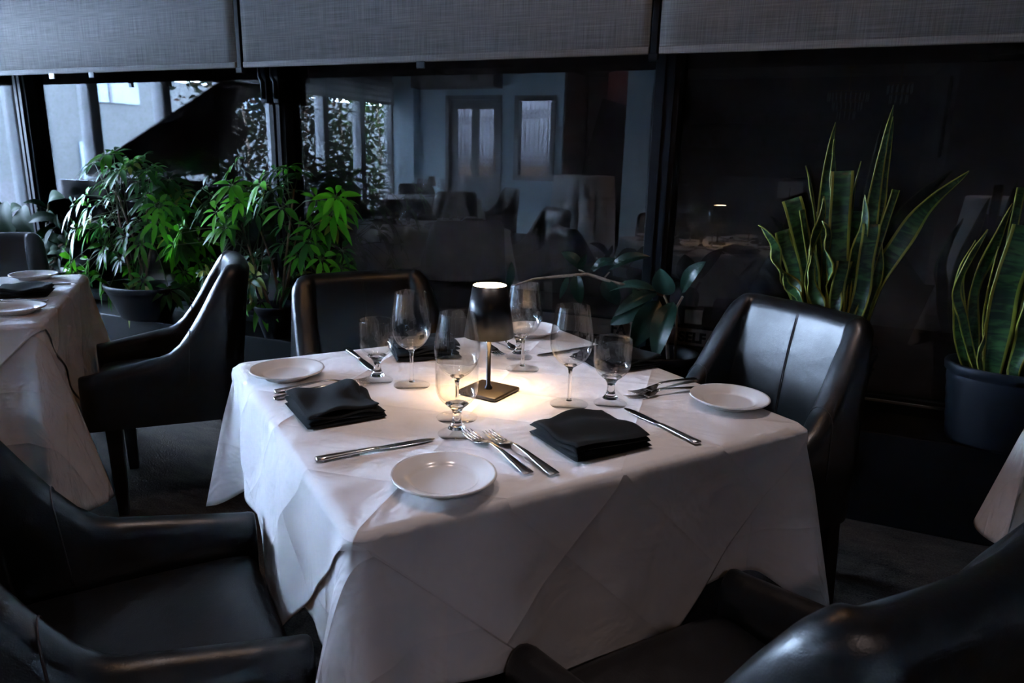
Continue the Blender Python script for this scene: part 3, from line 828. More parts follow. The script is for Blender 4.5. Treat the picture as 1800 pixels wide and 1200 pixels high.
def square_table(cx, cy, a, label, cl1, cl2, base_drop=0.27, tip=0.10, seed=1):
    t = thing('dining_table', label, 'table', (cx, cy, 0), a, 'square dining tables')
    hs = 0.452
    MB().box((-hs, -hs, 0.725), (hs, hs, 0.752), bev=0.004).build('tabletop', 'dark_wood', t, smooth=False)
    MB().lathe([(0.0, 0.03), (0.05, 0.03), (0.045, 0.10), (0.04, 0.68), (0.09, 0.725), (0, 0.725)], 24).build('pedestal', 'black_metal', t)
    MB().box((-0.30, -0.03, 0.0), (0.30, 0.03, 0.035), bev=0.008).box((-0.03, -0.30, 0.0), (0.03, 0.30, 0.035), bev=0.008).build('cross_base', 'black_metal', t)
    b = cloth('tablecloth', 0.463, 0.7545, 0.001, lambda tt, k, cd: base_drop + tip * math.exp(-(cd / 0.07) ** 2) + 0.01 * math.sin(tt * 9 + k), 'linen_base', None, seed, flare=0.05, wave=0.007)
    b.location = (cx, cy, 0); b.rotation_euler = (0, 0, a)
    s = b.modifiers.new('solid', 'SOLIDIFY'); s.thickness = 0.0008; s.offset = 1
    tag(b, cl1, 'tablecloth', 'white under tablecloths')
    ov = cloth('overlay_cloth', 0.463, 0.7570, 0.0065, lambda tt, k, cd: max(0.012, 0.463 - abs(tt)) * 0.985, 'linen_overlay', None, seed, flare=0.05, wave=0.007, nskirt=30)
    ov.location = (cx, cy, 0); ov.rotation_euler = (0, 0, a)
    s = ov.modifiers.new('solid', 'SOLIDIFY'); s.thickness = 0.0008; s.offset = 1
    tag(ov, cl2, 'tablecloth', 'white overlay cloths laid cornerwise')
    return t
ZT = 0.7586
square_table(TX, TY, TA, 'square dining table with black lamp, draped in two white cloths', 'white cloth hanging under the overlay of the lamp-lit table', 'white pressed overlay cloth laid cornerwise on the lamp-lit table', seed=2)
square_table(LX, LY, LA, 'square dining table at left edge under white cloths', 'white under cloth with long corner point on left edge table', 'white overlay cloth with plates and napkin on left edge table', base_drop=0.42, tip=0.14, seed=3)
square_table(1.15, 1.98, R(45), 'square dining table at the right edge, only its cloth corner showing', 'lower white cloth point hanging at the right edge by snake plant pot', 'bright overlay cloth corner hanging at the right edge by snake plant pot', seed=4)
square_table(-4.45, -1.75, R(46), 'square dining table near the pale blue wall, mirrored in the glass', 'white under cloth of the table near the pale blue wall', 'white overlay cloth of the table near the pale blue wall', seed=6)
# chairs by that table
for (u, v, da, lab) in ((0.0, 0.82, 0, 'black chair back nearest the glass at the table near the blue wall'), (0.82, 0.0, -PI / 2, 'black armchair on the room side of the table near the blue wall'),
                        (-0.82, 0.0, PI / 2, 'black armchair on the window side of the table near the blue wall'), (0.0, -0.82, PI, 'black armchair on the door side of the table near the blue wall')):
    dup(ch, around(-4.45, -1.75, R(46), u, v), R(46) + da, lab, CG)

# ------------------------------------------------------------------ tableware
def plate_mesh(t):
    MB().lathe([(0, 0.004), (0.040, 0.004), (0.043, 0.0), (0.049, 0.0), (0.052, 0.005), (0.066, 0.011), (0.080, 0.0165), (0.0828, 0.019), (0.0820, 0.0215), (0.078, 0.0205),
                (0.066, 0.0155), (0.058, 0.0135), (0.054, 0.0105), (0.051, 0.0085), (0.045, 0.0078), (0, 0.0075)], 72).build('plate', 'porcelain', t)
def wine_mesh(m='wine_glass'):
    out = [(0, 0.0), (0.040, 0.0), (0.0405, 0.0012), (0.030, 0.0035), (0.012, 0.0062), (0.0055, 0.010), (0.0042, 0.018), (0.0037, 0.045), (0.0042, 0.072), (0.0065, 0.080)]
    bowl_o = [(0.014, 0.0855), (0.026, 0.094), (0.0365, 0.107), (0.0425, 0.122), (0.0443, 0.137), (0.0430, 0.155), (0.0395, 0.178), (0.0350, 0.205), (0.0342, 0.2105)]
    bowl_i = [(0.0332, 0.2105), (0.0340, 0.205), (0.0385, 0.178), (0.0420, 0.155), (0.0433, 0.137), (0.0415, 0.122), (0.0355, 0.108), (0.025, 0.0965), (0.012, 0.090), (0, 0.0885)]
    return out, bowl_o, bowl_i
def smooth_prof(P, k=4):
    """Catmull-Rom through the profile"""
    Q = []
    n = len(P)
    for i in range(n - 1):
        p0, p1, p2, p3 = P[max(i - 1, 0)], P[i], P[i + 1], P[min(i + 2, n - 1)]
        for j in range(k):
            t = j / k
            q = [0.5 * ((2 * p1[c]) + (-p0[c] + p2[c]) * t + (2 * p0[c] - 5 * p1[c] + 4 * p2[c] - p3[c]) * t * t + (-p0[c] + 3 * p1[c] - 3 * p2[c] + p3[c]) * t ** 3) for c in (0, 1)]
            Q.append((max(0.0, q[0]), q[1]))
    Q.append(P[-1])
    return Q
def split_foot(prof, zc, root):
    k = next(i for i, p in enumerate(prof) if i > 1 and p[1] >= zc)
    MB().lathe(prof[:k + 1], 48).build('foot', 'foot_glass', root)
    MB().lathe([(0, prof[k][1])] + prof[k:], 36).build('stem', 'solid_glass', root)
def glass(name, foot, bo, bi, root):
    """solid stem and foot; thin blown bowl above"""
    st = smooth_prof(foot[2:], 3)
    prof = [foot[0], foot[1]] + st
    split_foot(prof + [(bo[0][0], bo[0][1]), (bo[0][0] * 0.6, bo[0][1] + 0.0015), (0, bi[-1][1] - 0.0006)], 0.0075, root)
    MB().lathe(smooth_prof(bo, 4) + smooth_prof(bi[:-1], 4) + [bi[-1]], 56).build('bowl', 'bowl_glass', root)
def wine(root):
    a, b, c = wine_mesh(); glass('wine', a, b, c, root)
def goblet(root):
    foot = [(0, 0.0), (0.0345, 0.0), (0.0352, 0.002), (0.030, 0.0052), (0.020, 0.0105), (0.0125, 0.0185), (0.0085, 0.028), (0.0078, 0.038), (0.0095, 0.047), (0.015, 0.0545)]
    bo = [(0.0215, 0.0600), (0.030, 0.068), (0.0362, 0.079), (0.0388, 0.092), (0.0394, 0.112), (0.0392, 0.130), (0.0385, 0.1405), (0.0380, 0.1416)]
    bi = [(0.0362, 0.1416), (0.0370, 0.136), (0.0375, 0.112), (0.0368, 0.092), (0.034, 0.080), (0.028, 0.071), (0.019, 0.0655), (0, 0.063)]
    st = smooth_prof(foot[2:], 3)
    split_foot([foot[0], foot[1]] + st + [(bo[0][0], bo[0][1]), (0.012, 0.0625), (0, 0.0622)], 0.012, root)
    MB().lathe(smooth_prof(bo, 4) + smooth_prof(bi[:-1], 4) + [bi[-1]], 56).build('bowl', 'bowl_glass', root)

def ribbon(mb, st, seg=8):
    """st: (s along, half width, z centre, half thickness); ellipse-like sections"""
    V = []; F = []
    for (s, w, z, th) in st:
        for k in range(seg):
            a = 2 * PI * k / seg
            ca, sa = math.cos(a), math.sin(a)
            V.append((w * (abs(ca) ** 0.7) * (1 if ca >= 0 else -1), s, z + th * (abs(sa) ** 0.8) * (1 if sa >= 0 else -1)))
    n = len(st)
    for i in range(n - 1):
        for k in range(seg): F.append((i * seg + k, i * seg + (k + 1) % seg, (i + 1) * seg + (k + 1) % seg, (i + 1) * seg + k))
    F += [tuple(range(seg))[::-1], tuple((n - 1) * seg + k for k in range(seg))]
    mb.add(V, F)
def fork(root):
    mb = MB()
    ribbon(mb, [(-0.108, 0.008, 0.003, 0.0013), (-0.106, 0.0105, 0.0032, 0.0018), (-0.095, 0.0105, 0.004, 0.0020), (-0.06, 0.0078, 0.0075, 0.0018), (-0.02, 0.0045, 0.0115, 0.0017), (0.01, 0.0032, 0.0125, 0.0017), (0.024, 0.0032, 0.0105, 0.0016)])
    hd = MB()
    ribbon(hd, [(0.022, 0.0032, 0.0108, 0.0016), (0.030, 0.0070, 0.0085, 0.0012), (0.038, 0.0115, 0.0058, 0.0010), (0.050, 0.0125, 0.0030, 0.0009), (0.058, 0.0125, 0.0024, 0.0009)], 10)
    for k in range(4):
        x = -0.0105 + 0.007 * k
        hd.tube([(x, 0.057, 0.0024), (x, 0.075, 0.0022), (x * 0.97, 0.090, 0.0035), (x * 0.95, 0.106, 0.0065)], [0.0022, 0.0020, 0.0017, 0.0007], 6, flat=0.6)
    mb.build('handle', 'steel', root); hd.build('tines', 'steel', root)
def knife(root):
    mb = MB()
    ribbon(mb, [(-0.108, 0.0065, 0.0042, 0.0024), (-0.106, 0.0088, 0.0043, 0.0032), (-0.09, 0.0085, 0.0045, 0.0034), (-0.04, 0.0068, 0.0045, 0.0034), (-0.008, 0.0052, 0.0045, 0.0030), (0.0, 0.0062, 0.0042, 0.0022)])
    mb.build('handle', 'steel', root)
    bl = MB()
    ribbon(bl, [(-0.001, 0.0050, 0.0042, 0.0016), (0.006, 0.0070, 0.0040, 0.0011), (0.02, 0.0088, 0.0034, 0.0010), (0.06, 0.0098, 0.0028, 0.0010), (0.085, 0.0092, 0.0026, 0.0009), (0.100, 0.0060, 0.0024, 0.0008), (0.107, 0.0020, 0.0022, 0.0005)])
    bl.build('blade', 'steel', root)
def napkin(root, seed=1):
    """black napkin folded to a soft pad: stacked folds, rounded at the fold, loose at the far end"""
    rg = random.Random(seed)
    layers = 4; hw = 0.083; T = 0.0078
    for L in range(layers):
        z0 = 0.0008 + L * T
        dx = rg.uniform(-0.003, 0.003); sh = rg.uniform(-0.005, 0.004) + (0.002 * L)
        nx_, ny_ = 26, 22; V = []; F = []
        ph = rg.uniform(0, 6); y_lo = -0.083 + (0.002 if L % 2 else 0.0); y_hi = 0.080 - 0.008 * L + sh
        x_lo = -hw + dx + (0.003 if L < 2 else 0); x_hi = hw + dx - 0.002 * L
        def surf(u, v, top):
            x = x_lo + (x_hi - x_lo) * u; y = y_lo + (y_hi - y_lo) * v
            e = min(1.0, v / 0.09, (1 - v) / 0.05); eu = min(1.0, u / 0.05, (1 - u) / 0.05)
            hgt = math.sqrt(max(0, 1 - (1 - e) ** 2)) * (0.45 + 0.55 * math.sqrt(max(0, 1 - (1 - eu) ** 2)))
            wv = (0.0036 * math.sin(u * 7 + ph) * v + 0.003 * math.sin(v * 9 + ph * 2 + u * 4)) * (L / 3.0 + 0.25)
            y += 0.004 * math.sin(u * 9 + ph) * v
            zc = z0 + T / 2 + (wv if L else 0) + 0.0075 * L / 3 * math.exp(-((v - 0.93) / 0.10) ** 2) * math.sin(u * 3.3 + 0.4)
            return (x, y, max(0.0006, zc + (T * 0.5 * hgt if top else -T * 0.5 * hgt)))
        for top in (True, False):
            for j in range(ny_ + 1):
                for i in range(nx_ + 1): V.append(surf(i / nx_, j / ny_, top))
        m_ = (nx_ + 1) * (ny_ + 1)
        for j in range(ny_):
            for i in range(nx_):
                a = j * (nx_ + 1) + i
                F.append((a, a + 1, a + nx_ + 2, a + nx_ + 1)); F.append((m_ + a, m_ + a + nx_ + 1, m_ + a + nx_ + 2, m_ + a + 1))
        for i in range(nx_):
            F.append((i, m_ + i, m_ + i + 1, i + 1)); a = ny_ * (nx_ + 1) + i; F.append((a, a + 1, m_ + a + 1, m_ + a))
        for j in range(ny_):
            a = j * (nx_ + 1); F.append((a, a + nx_ + 1, m_ + a + nx_ + 1, m_ + a)); a += nx_; F.append((a, m_ + a, m_ + a + nx_ + 1, a + nx_ + 1))
        if L == 0: acc = MB()
        acc.add(V, F)
    acc.build('folded_napkin', 'napkin_cloth', root)

protos = {}
def place(kind, label, cx, cy, ta, u, v, rz, group, z=ZT):
    cat = {'bread_plate': 'plate', 'wine_glass': 'wine glass', 'water_goblet': 'goblet', 'dinner_fork': 'fork', 'table_knife': 'knife', 'napkin': 'napkin'}[kind]
    loc = around(cx, cy, ta, u, v); loc = (loc[0], loc[1], z)
    if kind in protos and kind != 'napkin': return dup(protos[kind], loc, ta + rz, label, group)
    t = thing(kind, label, cat, loc, ta + rz, group)
    {'bread_plate': plate_mesh, 'wine_glass': wine, 'water_goblet': goblet, 'dinner_fork': fork, 'table_knife': knife,
     'napkin': lambda r: napkin(r, len(label) + len(protos) + int(abs(u) * 100))}[kind](t)
    protos.setdefault(kind, t)
    return t
P_, W_, G_, F_, K_, N_ = 'bread_plate', 'wine_glass', 'water_goblet', 'dinner_fork', 'table_knife', 'napkin'
gr = lambda q: q + ' on the lamp-lit table'
main = [
    (P_, 'white bread plate at the near edge of the lamp-lit table', -0.289, -0.380, 0), (P_, 'white bread plate at the left corner of the lamp-lit table', -0.375, 0.291, 0),
    (P_, 'white bread plate on the right, before the glowing leather chair', 0.408, -0.304, 0), (P_, 'white bread plate at the far corner behind the wine glasses', 0.345, 0.405, 0),
    (W_, 'tall wine glass right of the lamp, beside the right goblet', 0.102, -0.151, 0), (W_, 'tall wine glass left of the lamp, beside the left goblet', -0.144, 0.110, 0),
    (W_, 'tall wine glass nearest the camera, directly behind a goblet', -0.142, -0.119, 0), (W_, 'tall wine glass furthest back, right behind the lamp shade', 0.144, 0.112, 0),
    (G_, 'short water goblet on the right, before the dark back napkin', 0.183, -0.186, 0), (G_, 'short water goblet furthest left beside the tall wine glass', -0.201, 0.174, 0),
    (G_, 'short water goblet nearest the camera, in front of wine glass', -0.180, -0.198, 0), (G_, 'short water goblet furthest back, seen through a wine glass', 0.188, 0.205, 0),
    (K_, 'steel knife lying between left napkin and near plate', -0.335, -0.205, -PI / 2), (K_, 'steel knife on the right between near napkin and right plate', 0.190, -0.333, 0),
    (K_, 'dark-looking knife at far left behind the left goblet', -0.184, 0.350, PI), (K_, 'knife lying on the far side right of the back glasses', 0.345, 0.197, PI / 2),
    (F_, 'left fork of the pair beside the near plate', -0.157, -0.303, 0.05), (F_, 'right fork of the pair beside the near plate', -0.122, -0.325, 0.06),
    (F_, 'lower fork of the pair by the left plate', -0.330, 0.150, -PI / 2 + 0.08), (F_, 'upper fork of the pair by the left plate, tines at the goblet', -0.318, 0.186, -PI / 2 - 0.02),
    (F_, 'upper fork of the pair left of the right plate', 0.365, -0.150, PI / 2 + 0.1), (F_, 'lower fork of the pair left of the right plate', 0.335, -0.190, PI / 2 - 0.1),
    (F_, 'fork behind the lamp stem, nearer of the back pair', 0.165, 0.330, PI - 0.1), (F_, 'fork at the back plate, further of the back pair', 0.215, 0.335, PI + 0.1),
    (N_, 'folded black napkin at the near edge, right of the forks', 0.022, -0.330, 0.0), (N_, 'folded black napkin on the left between fork and knife', -0.340, 0.020, -PI / 2 + 0.03),
    (N_, 'folded black napkin at the back, behind the left wine glass', -0.015, 0.350, PI - 0.2), (N_, 'folded black napkin at the back right behind the right goblet', 0.385, 0.060, PI / 2),
]
GN = {P_: 'bread plates', W_: 'wine glasses', G_: 'water goblets', K_: 'knives', F_: 'forks', N_: 'folded napkins'}
for kind, lab, u, v, rz in main: place(kind, lab, TX, TY, TA, u, v, rz, GN[kind] + ' on the lamp-lit table')
side_tbl = {0: 'near', 1: 'right', 2: 'far', 3: 'left'}
for k in range(4):
    nm = side_tbl[k]
    for kind, lab, u, v, rz in ((P_, 'plate', -0.30, -0.37, 0), (W_, 'wine glass', -0.13, -0.13, 0), (G_, 'goblet', -0.18, -0.20, 0), (K_, 'knife', 0.19, -0.34, 0),
                                (F_, 'outer fork', -0.157, -0.32, 0.03), (F_, 'inner fork', -0.122, -0.32, 0.0), (N_, 'folded black napkin', 0.03, -0.33, 0.02)):
        a = k * PI / 2
        uu, vv = rot((u, v), a)
        if k == 1 and kind == P_: uu, vv = 0.37, -0.29
        place(kind, '%s of the %s setting on the left edge table' % ({'plate': 'white bread plate', 'wine glass': 'tall wine glass', 'goblet': 'short water goblet', 'knife': 'steel knife', 'outer fork': 'outer steel fork', 'inner fork': 'inner steel fork'}.get(lab, lab), nm),
              LX, LY, LA, uu, vv, rz + a, GN[kind] + ' on the left edge table')
for k in range(4):
    for kind, lab, u, v in ((W_, 'tall wine glass', -0.13, -0.13), (G_, 'short goblet', -0.18, -0.20)):
        uu, vv = rot((u, v), k * PI / 2)
        place(kind, '%s, %s one on the table near the pale blue wall' % (lab, ['rearmost', 'doorward', 'glassward', 'windowward'][k]), -4.45, -1.75, R(46), uu, vv, 0, GN[kind] + ' on the table near the blue wall')

# ------------------------------------------------------------------ table lamps
def lamp(loc, rz, label, lit=True):
    t = thing('table_lamp', label, 'lamp', loc, rz, 'cordless table lamps')
    MB().box((-0.0505, -0.0505, 0), (0.0505, 0.0505, 0.0085), bev=0.0035).build('base', 'bronze_base', t)
    MB().lathe([(0.009, 0.0085), (0.009, 0.012), (0.0048, 0.018), (0.0048, 0.212), (0.0, 0.212)], 20).build('pole', 'black_metal', t)
    sh = MB().lathe([(0.0530, 0.127), (0.0538, 0.127), (0.0365, 0.237), (0.0350, 0.237)], 64).build('lamp_shade', 'black_metal', t)
    MB().lathe([(0.0350, 0.2365), (0.0355, 0.230), (0.0528, 0.1272)], 64).build('shade_lining', 'lamp_lining', sh)
    MB().lathe([(0, 0.2376), (0.0335, 0.2374), (0.0344, 0.2368), (0.0344, 0.2320), (0, 0.2315)], 40).build('diffuser', 'lamp_glow' if lit else 'lamp_lining', t)
    MB().lathe([(0, 0.176), (0.024, 0.176), (0.024, 0.186), (0, 0.186)], 24).build('light_engine', 'lamp_glow' if lit else 'lamp_lining', t)
    return t
lx, ly, _ = around(TX, TY, TA, -0.013, -0.007)
lamp((lx, ly, ZT), R(-8), 'black table lamp with glowing top in the middle of the white table')
lamp((-4.50, -1.79, ZT), R(20), 'small unlit lamp on the table near the pale blue wall', False)

# tall round cocktail tables under floor-length cloths
def cocktail(cx, cy, r, label, cl):
    t = thing('cocktail_table', label, 'table', (cx, cy, 0), 0, 'tall round cocktail tables')
    MB().lathe([(0, 1.02), (r, 1.02), (r, 1.045), (0, 1.045)], 48).build('tabletop', 'dark_wood', t)
    MB().lathe([(0, 0), (0.28, 0), (0.28, 0.02), (0.04, 0.04), (0.035, 1.02), (0, 1.02)], 32).build('pedestal', 'black_metal', t)
    n = 220; V = [(0, 0, 1.049)]; UV = [(0, 0)]; F = []
    lv = [(0.5, 1.049, 0), (0.985, 1.049, 0), (1.01, 1.045, 0.0)] + [(1.012 + 0.10 * q, 1.045 - 1.02 * q, q) for q in [0.04, 0.1, 0.2, 0.3, 0.45, 0.6, 0.8, 1.0]]
    for (s, z, q) in lv:
        for k in range(n):
            a = 2 * PI * k / n
            f = 0.055 * min(1, q * 3.0) * (abs(math.sin(a * 7 + 0.4 * math.sin(3 * a))) ** 0.6 - 0.5) * (1.0 + 0.3 * math.sin(a * 2))
            rr = r * s + f * 0.8; V.append((rr * math.cos(a), rr * math.sin(a), z)); UV.append((a * r, z))
    for k in range(n): F.append((0, 1 + k, 1 + (k + 1) % n))
    for i in range(len(lv) - 1):
        for k in range(n): F.append((1 + i * n + k, 1 + (i + 1) * n + k, 1 + (i + 1) * n + (k + 1) % n, 1 + i * n + (k + 1) % n))
    o = link('floor_length_cloth', V, F, 'linen_base', None, True, UV)
    o.location = (cx, cy, 0); tag(o, cl, 'tablecloth', 'floor-length cocktail cloths')
cocktail(-2.82, -2.55, 0.36, 'tall round cocktail table by the dark stair recess', 'floor-length white cloth gathered over cocktail table by the stair recess')
cocktail(1.30, -0.35, 0.42, 'tall round cocktail table on the right behind the camera', 'floor-length white cloth mirrored at right behind the snake plants')
lamp((-2.80, -2.60, 1.051), R(10), 'small unlit lamp standing on the tall cocktail table', False)

# ------------------------------------------------------------------ grand piano
pn = thing('grand_piano', 'black lacquered grand piano with raised lid, mirrored in the glass at left', 'piano', (-5.494, 1.954, 0))
lid_uv = [(0, 0), (1.708, 0), (1.700, 0.12), (1.685, 0.182), (1.571, 0.22), (1.480, 0.27), (1.394, 0.329), (1.320, 0.39), (1.261, 0.465), (1.190, 0.56), (1.125, 0.662), (1.045, 0.77), (0.953, 0.865), (0.85, 0.96), (0.748, 1.034), (0.60, 1.09), (0.45, 1.13), (0.30, 1.155), (0.15, 1.17), (0, 1.175)]
ux, uz = 0.917, 0.399
def lidpt(u, v, h): return (u * ux - h * uz, -v, 1.021 + u * uz + h * ux)
def slab(poly, h0, h1):
    n = len(poly); V = [lidpt(u, v, h0) for u, v in poly] + [lidpt(u, v, h1) for u, v in poly]
    return MB().add(V, [tuple(range(n))[::-1], tuple(range(n, 2 * n))] + [(i, (i + 1) % n, n + (i + 1) % n, n + i) for i in range(n)])
slab(lid_uv, 0.0, 0.022).build('lid', 'piano_lacquer', pn, smooth=False, bevel=0.003)
slab([(0.0, -0.02), (1.66, -0.02), (1.66, 0.42), (0.0, 0.42)], 0.024, 0.044).build('lid_flap', 'piano_lacquer', pn, smooth=False, bevel=0.003)
plan = [(-0.34, -0.01), (1.716, -0.01), (1.716, -0.35), (1.65, -0.46), (1.45, -0.56), (1.25, -0.70), (1.10, -0.88), (0.92, -1.05), (0.70, -1.16), (0.40, -1.24), (0.05, -1.26), (-0.2, -1.2), (-0.34, -1.0)]
MB().prism(plan, 0.66, 0.99).build('case', 'piano_lacquer', pn, smooth=False, bevel=0.006)
MB().box((-0.30, 0.0, 0.60), (1.68, 0.20, 0.66), bev=0.006).box((-0.34, 0.0, 0.60), (-0.26, 0.24, 0.84), bev=0.01).box((1.636, 0.0, 0.60), (1.716, 0.24, 0.84), bev=0.01).build('key_bed', 'piano_lacquer', pn, smooth=False)
MB().box((-0.25, 0.05, 0.66), (1.63, 0.19, 0.685)).build('keyboard', 'ivory', pn, smooth=False)
MB().box((0.25, -0.10, 0.99), (1.15, -0.07, 1.02)).build('music_desk', 'piano_lacquer', pn, smooth=False)
MB().tube([(1.28, -0.45, 0.99), lidpt(0.98, 0.60, -0.005)], 0.012, 10).build('lid_prop', 'piano_lacquer', pn)
for x, y in ((-0.20, -0.12), (1.58, -0.12), (0.25, -1.05)):
    MB().lathe([(0, 0.0), (0.04, 0.0), (0.04, 0.05), (0.045, 0.08), (0.05, 0.3), (0.065, 0.55), (0.07, 0.66), (0, 0.66)], 20, o=(x, y, 0)).build('leg', 'piano_lacquer', pn)
MB().box((0.60, -0.20, 0.08), (0.80, -0.14, 0.14), bev=0.01).tube([(0.64, -0.17, 0.14), (0.64, -0.17, 0.66)], 0.012, 8).tube([(0.76, -0.17, 0.14), (0.76, -0.17, 0.66)], 0.012, 8).build('pedal_lyre', 'brass', pn)

# ------------------------------------------------------------------ back bar, chandeliers, ceiling lights in the dark end of the room
bar = thing('back_bar', 'dark back bar with glass shelves in the unlit end of the room', 'bar', (-1.2, -5.6, 0))
MB().box((-1.2, 0.0, 0), (1.8, 0.45, 1.05), bev=0.01).build('counter', 'dark_paint', bar, smooth=False)
for z in (1.45, 1.80): MB().box((-1.15, -0.15, z), (1.2, 0.10, z + 0.02)).build('shelf', 'dark_paint', bar, smooth=False)
k = 0
for z, nm in ((1.8205, 'upper'), (1.4705, 'lower')):
    for i in range(6):
        place(G_, 'goblet on the %s back bar shelf, %s along it' % (nm, ['first', 'second', 'third', 'fourth', 'fifth', 'sixth'][i]), -2.15 + i * 0.36, -5.60, 0, 0, 0, 0, 'goblets on the back bar shelves', z=z)
def chandelier(loc, tiers, r, label):
    t = thing('chandelier', label, 'chandelier', loc, 0, 'crystal chandeliers')
    top = CZ - loc[2]
    MB().tube([(0, 0, 0.12), (0, 0, top)], 0.006, 8).lathe([(0, top - 0.02), (0.05, top - 0.02), (0.05, top), (0, top)], 20).build('rod', 'brass', t)
    for q in range(tiers):
        rr = r * (1 - 0.28 * q); z = 0.12 - 0.11 * q
        ring = MB().lathe([(rr, z), (rr + 0.006, z), (rr + 0.006, z + 0.01), (rr, z + 0.01)], 40).build('ring', 'brass', t)
        mb = MB(); n = int(22 * rr / 0.2)
        for k in range(n):
            a = 2 * PI * k / n; x, y = rr * math.cos(a), rr * math.sin(a)
            mb.lathe([(0, z), (0.007, z - 0.03), (0.007, z - 0.09), (0, z - 0.12)], 5, o=(x, y, 0))
        o = mb.build('crystal_drops', 'crystal', ring, smooth=False)
chandelier((-0.02, -4.6, 2.02), 3, 0.24, 'larger crystal chandelier mirrored above the tall snake plant')
chandelier((0.52, -3.9, 2.05), 2, 0.13, 'smaller crystal chandelier right of the larger one')
o = MB().box((-0.05, -3.12, 0.82), (0.25, -3.10, 1.02)).build('menu_board', 'paper', smooth=False)
mbst = thing('menu_stand', 'small pale menu board on a stand, mirrored left of the snake plant', 'menu stand', (-0.55, -4.0, 0))
o.parent = mbst; o.location = (-0.10, 3.11, 0.0)
MB().tube([(0, 0, 0.0), (0, 0, 0.95)], 0.012, 8).lathe([(0, 0), (0.14, 0), (0.14, 0.015), (0, 0.02)], 24).build('stand', 'black_metal', mbst)
fr = thing('wall_picture', 'framed dark picture on the right-hand wall, mirrored at the right edge', 'picture', (0.99, -3.75, 1.35))
MB().box((-0.03, -0.35, 0), (0, 0.35, 0.85), bev=0.004).build('frame', 'dark_wood', fr, smooth=False)
MB().box((-0.034, -0.30, 0.05), (-0.03, 0.30, 0.80)).build('canvas', 'grey_frame', fr, smooth=False)
# warm recessed downlights behind the camera, plus two added over the table as fill
def downlight(x, y, power, label, cone=120):
    t = thing('downlight', label, 'ceiling light', (x, y, CZ), 0, 'recessed ceiling lights')
    MB().lathe([(0.055, -0.004), (0.075, -0.006), (0.078, 0.0), (0.055, 0.0)], 32).build('trim_ring', 'black_metal', t)
    MB().lathe([(0, -0.002), (0.052, -0.002), (0.052, 0.0), (0, 0.0)], 24).build('lens', 'downlight_glow', t)
    ld = bpy.data.lights.new('downlight_lamp', 'SPOT'); ld.energy = power; ld.spot_size = R(cone); ld.spot_blend = 0.6; ld.shadow_soft_size = 0.05
    ld.color = (0.97, 0.90, 0.98) if cone < 100 else (1.0, 0.85, 0.88)
    lo = bpy.data.objects.new('downlight_lamp', ld); COL.objects.link(lo); lo.parent = t; lo.location = (0, 0, -0.02)
downlight(0.9, -1.2, 52.0, 'small warm recessed ceiling light right behind the camera')
downlight(-0.90, 1.15, 15.0, 'added ceiling fill light over the left side of the lamp-lit table', 58)  # unseen fixture, added to brighten the tabletop
downlight(-0.38, 1.58, 15.0, 'added ceiling fill light over the right side of the lamp-lit table', 58)  # second added fixture, also there only to lift the dark tabletop
downlight(-1.1, -2.6, 30.0, 'small warm recessed ceiling light further back over the aisle')
downlight(-1.9, -2.9, 12.0, 'small warm recessed ceiling light nearest the stair recess')

# ------------------------------------------------------------------ plants
LZ = 0.347
def green(rg, kind):
    g = rg.uniform(0.6, 1.35)
    if kind == 'sch':
        q = rg.random()
        if q < 0.30: return (0.060 * g, 0.26 * g, 0.012 * g)
        if q < 0.40: return (0.25 * g, 0.30 * g, 0.05 * g)
        return (0.022 * g, 0.105 * g, 0.018 * g)
    if kind == 'bright': return (0.075 * g, 0.34 * g, 0.012 * g)
    if kind == 'fic': return (0.010 * g, 0.040 * g, 0.012 * g)
    return (0.010 * g, 0.045 * g, 0.028 * g)
def whorl(mb, st, p, axis, rg, n, L, kind):
    """umbrella of drooping leaflets at the end of a stalk"""
    axis = axis.normalized()
    a0 = rg.uniform(0, 6.28)
    t1 = axis.cross(Vector((0.3, 0.2, 1))).normalized(); t2 = axis.cross(t1)
    base = green(rg, kind)
    for k in range(n):
        a = a0 + 2 * PI * k / n + rg.uniform(-0.15, 0.15)
        rad = (t1 * math.cos(a) + t2 * math.sin(a))
        d = (rad * 0.9 + axis * rg.uniform(0.15, 0.5) + Vector((0, 0, -0.25)))
        nn = axis * 1.0 + rad * 0.2 + Vector((0, 0, 0.2))
        l = L * rg.uniform(0.75, 1.1)
        q = p + d.normalized() * 0.018
        st.tube([p, q], 0.0016, 5)
        c = tuple(v * rg.uniform(0.85, 1.15) for v in base)
        leaf_quad(mb, q, d, nn, l, l * rg.uniform(0.34, 0.42), c, fold=0.22, droop=rg.uniform(0.25, 0.65), seg=6)
def pot(t, rx, ry, h, m, taper=0.68, rim=0.012, ridges=0):
    pr = [(0, 0), (taper * 0.97, 0), (taper, 0.01)]
    pr += [(taper + (1 - taper) * k / 10 + (0.012 if ridges and k % 2 else 0), 0.01 + (h - 0.05) * k / 10) for k in range(1, 11)]
    pr += [(1.0, h - 0.035), (1.05, h - 0.03), (1.07, h - 0.005), (1.05, h), (0.99, h), (0.96, h - 0.03), (0.90, h - 0.05)]
    p = MB().lathe([(r, z) for r, z in pr], 56, sx=rx, sy=ry).build('pot', m, t)
    MB().lathe([(0.90, h - 0.05), (0.5, h - 0.043), (0, h - 0.038)], 40, sx=rx, sy=ry).build('soil', 'soil', t)
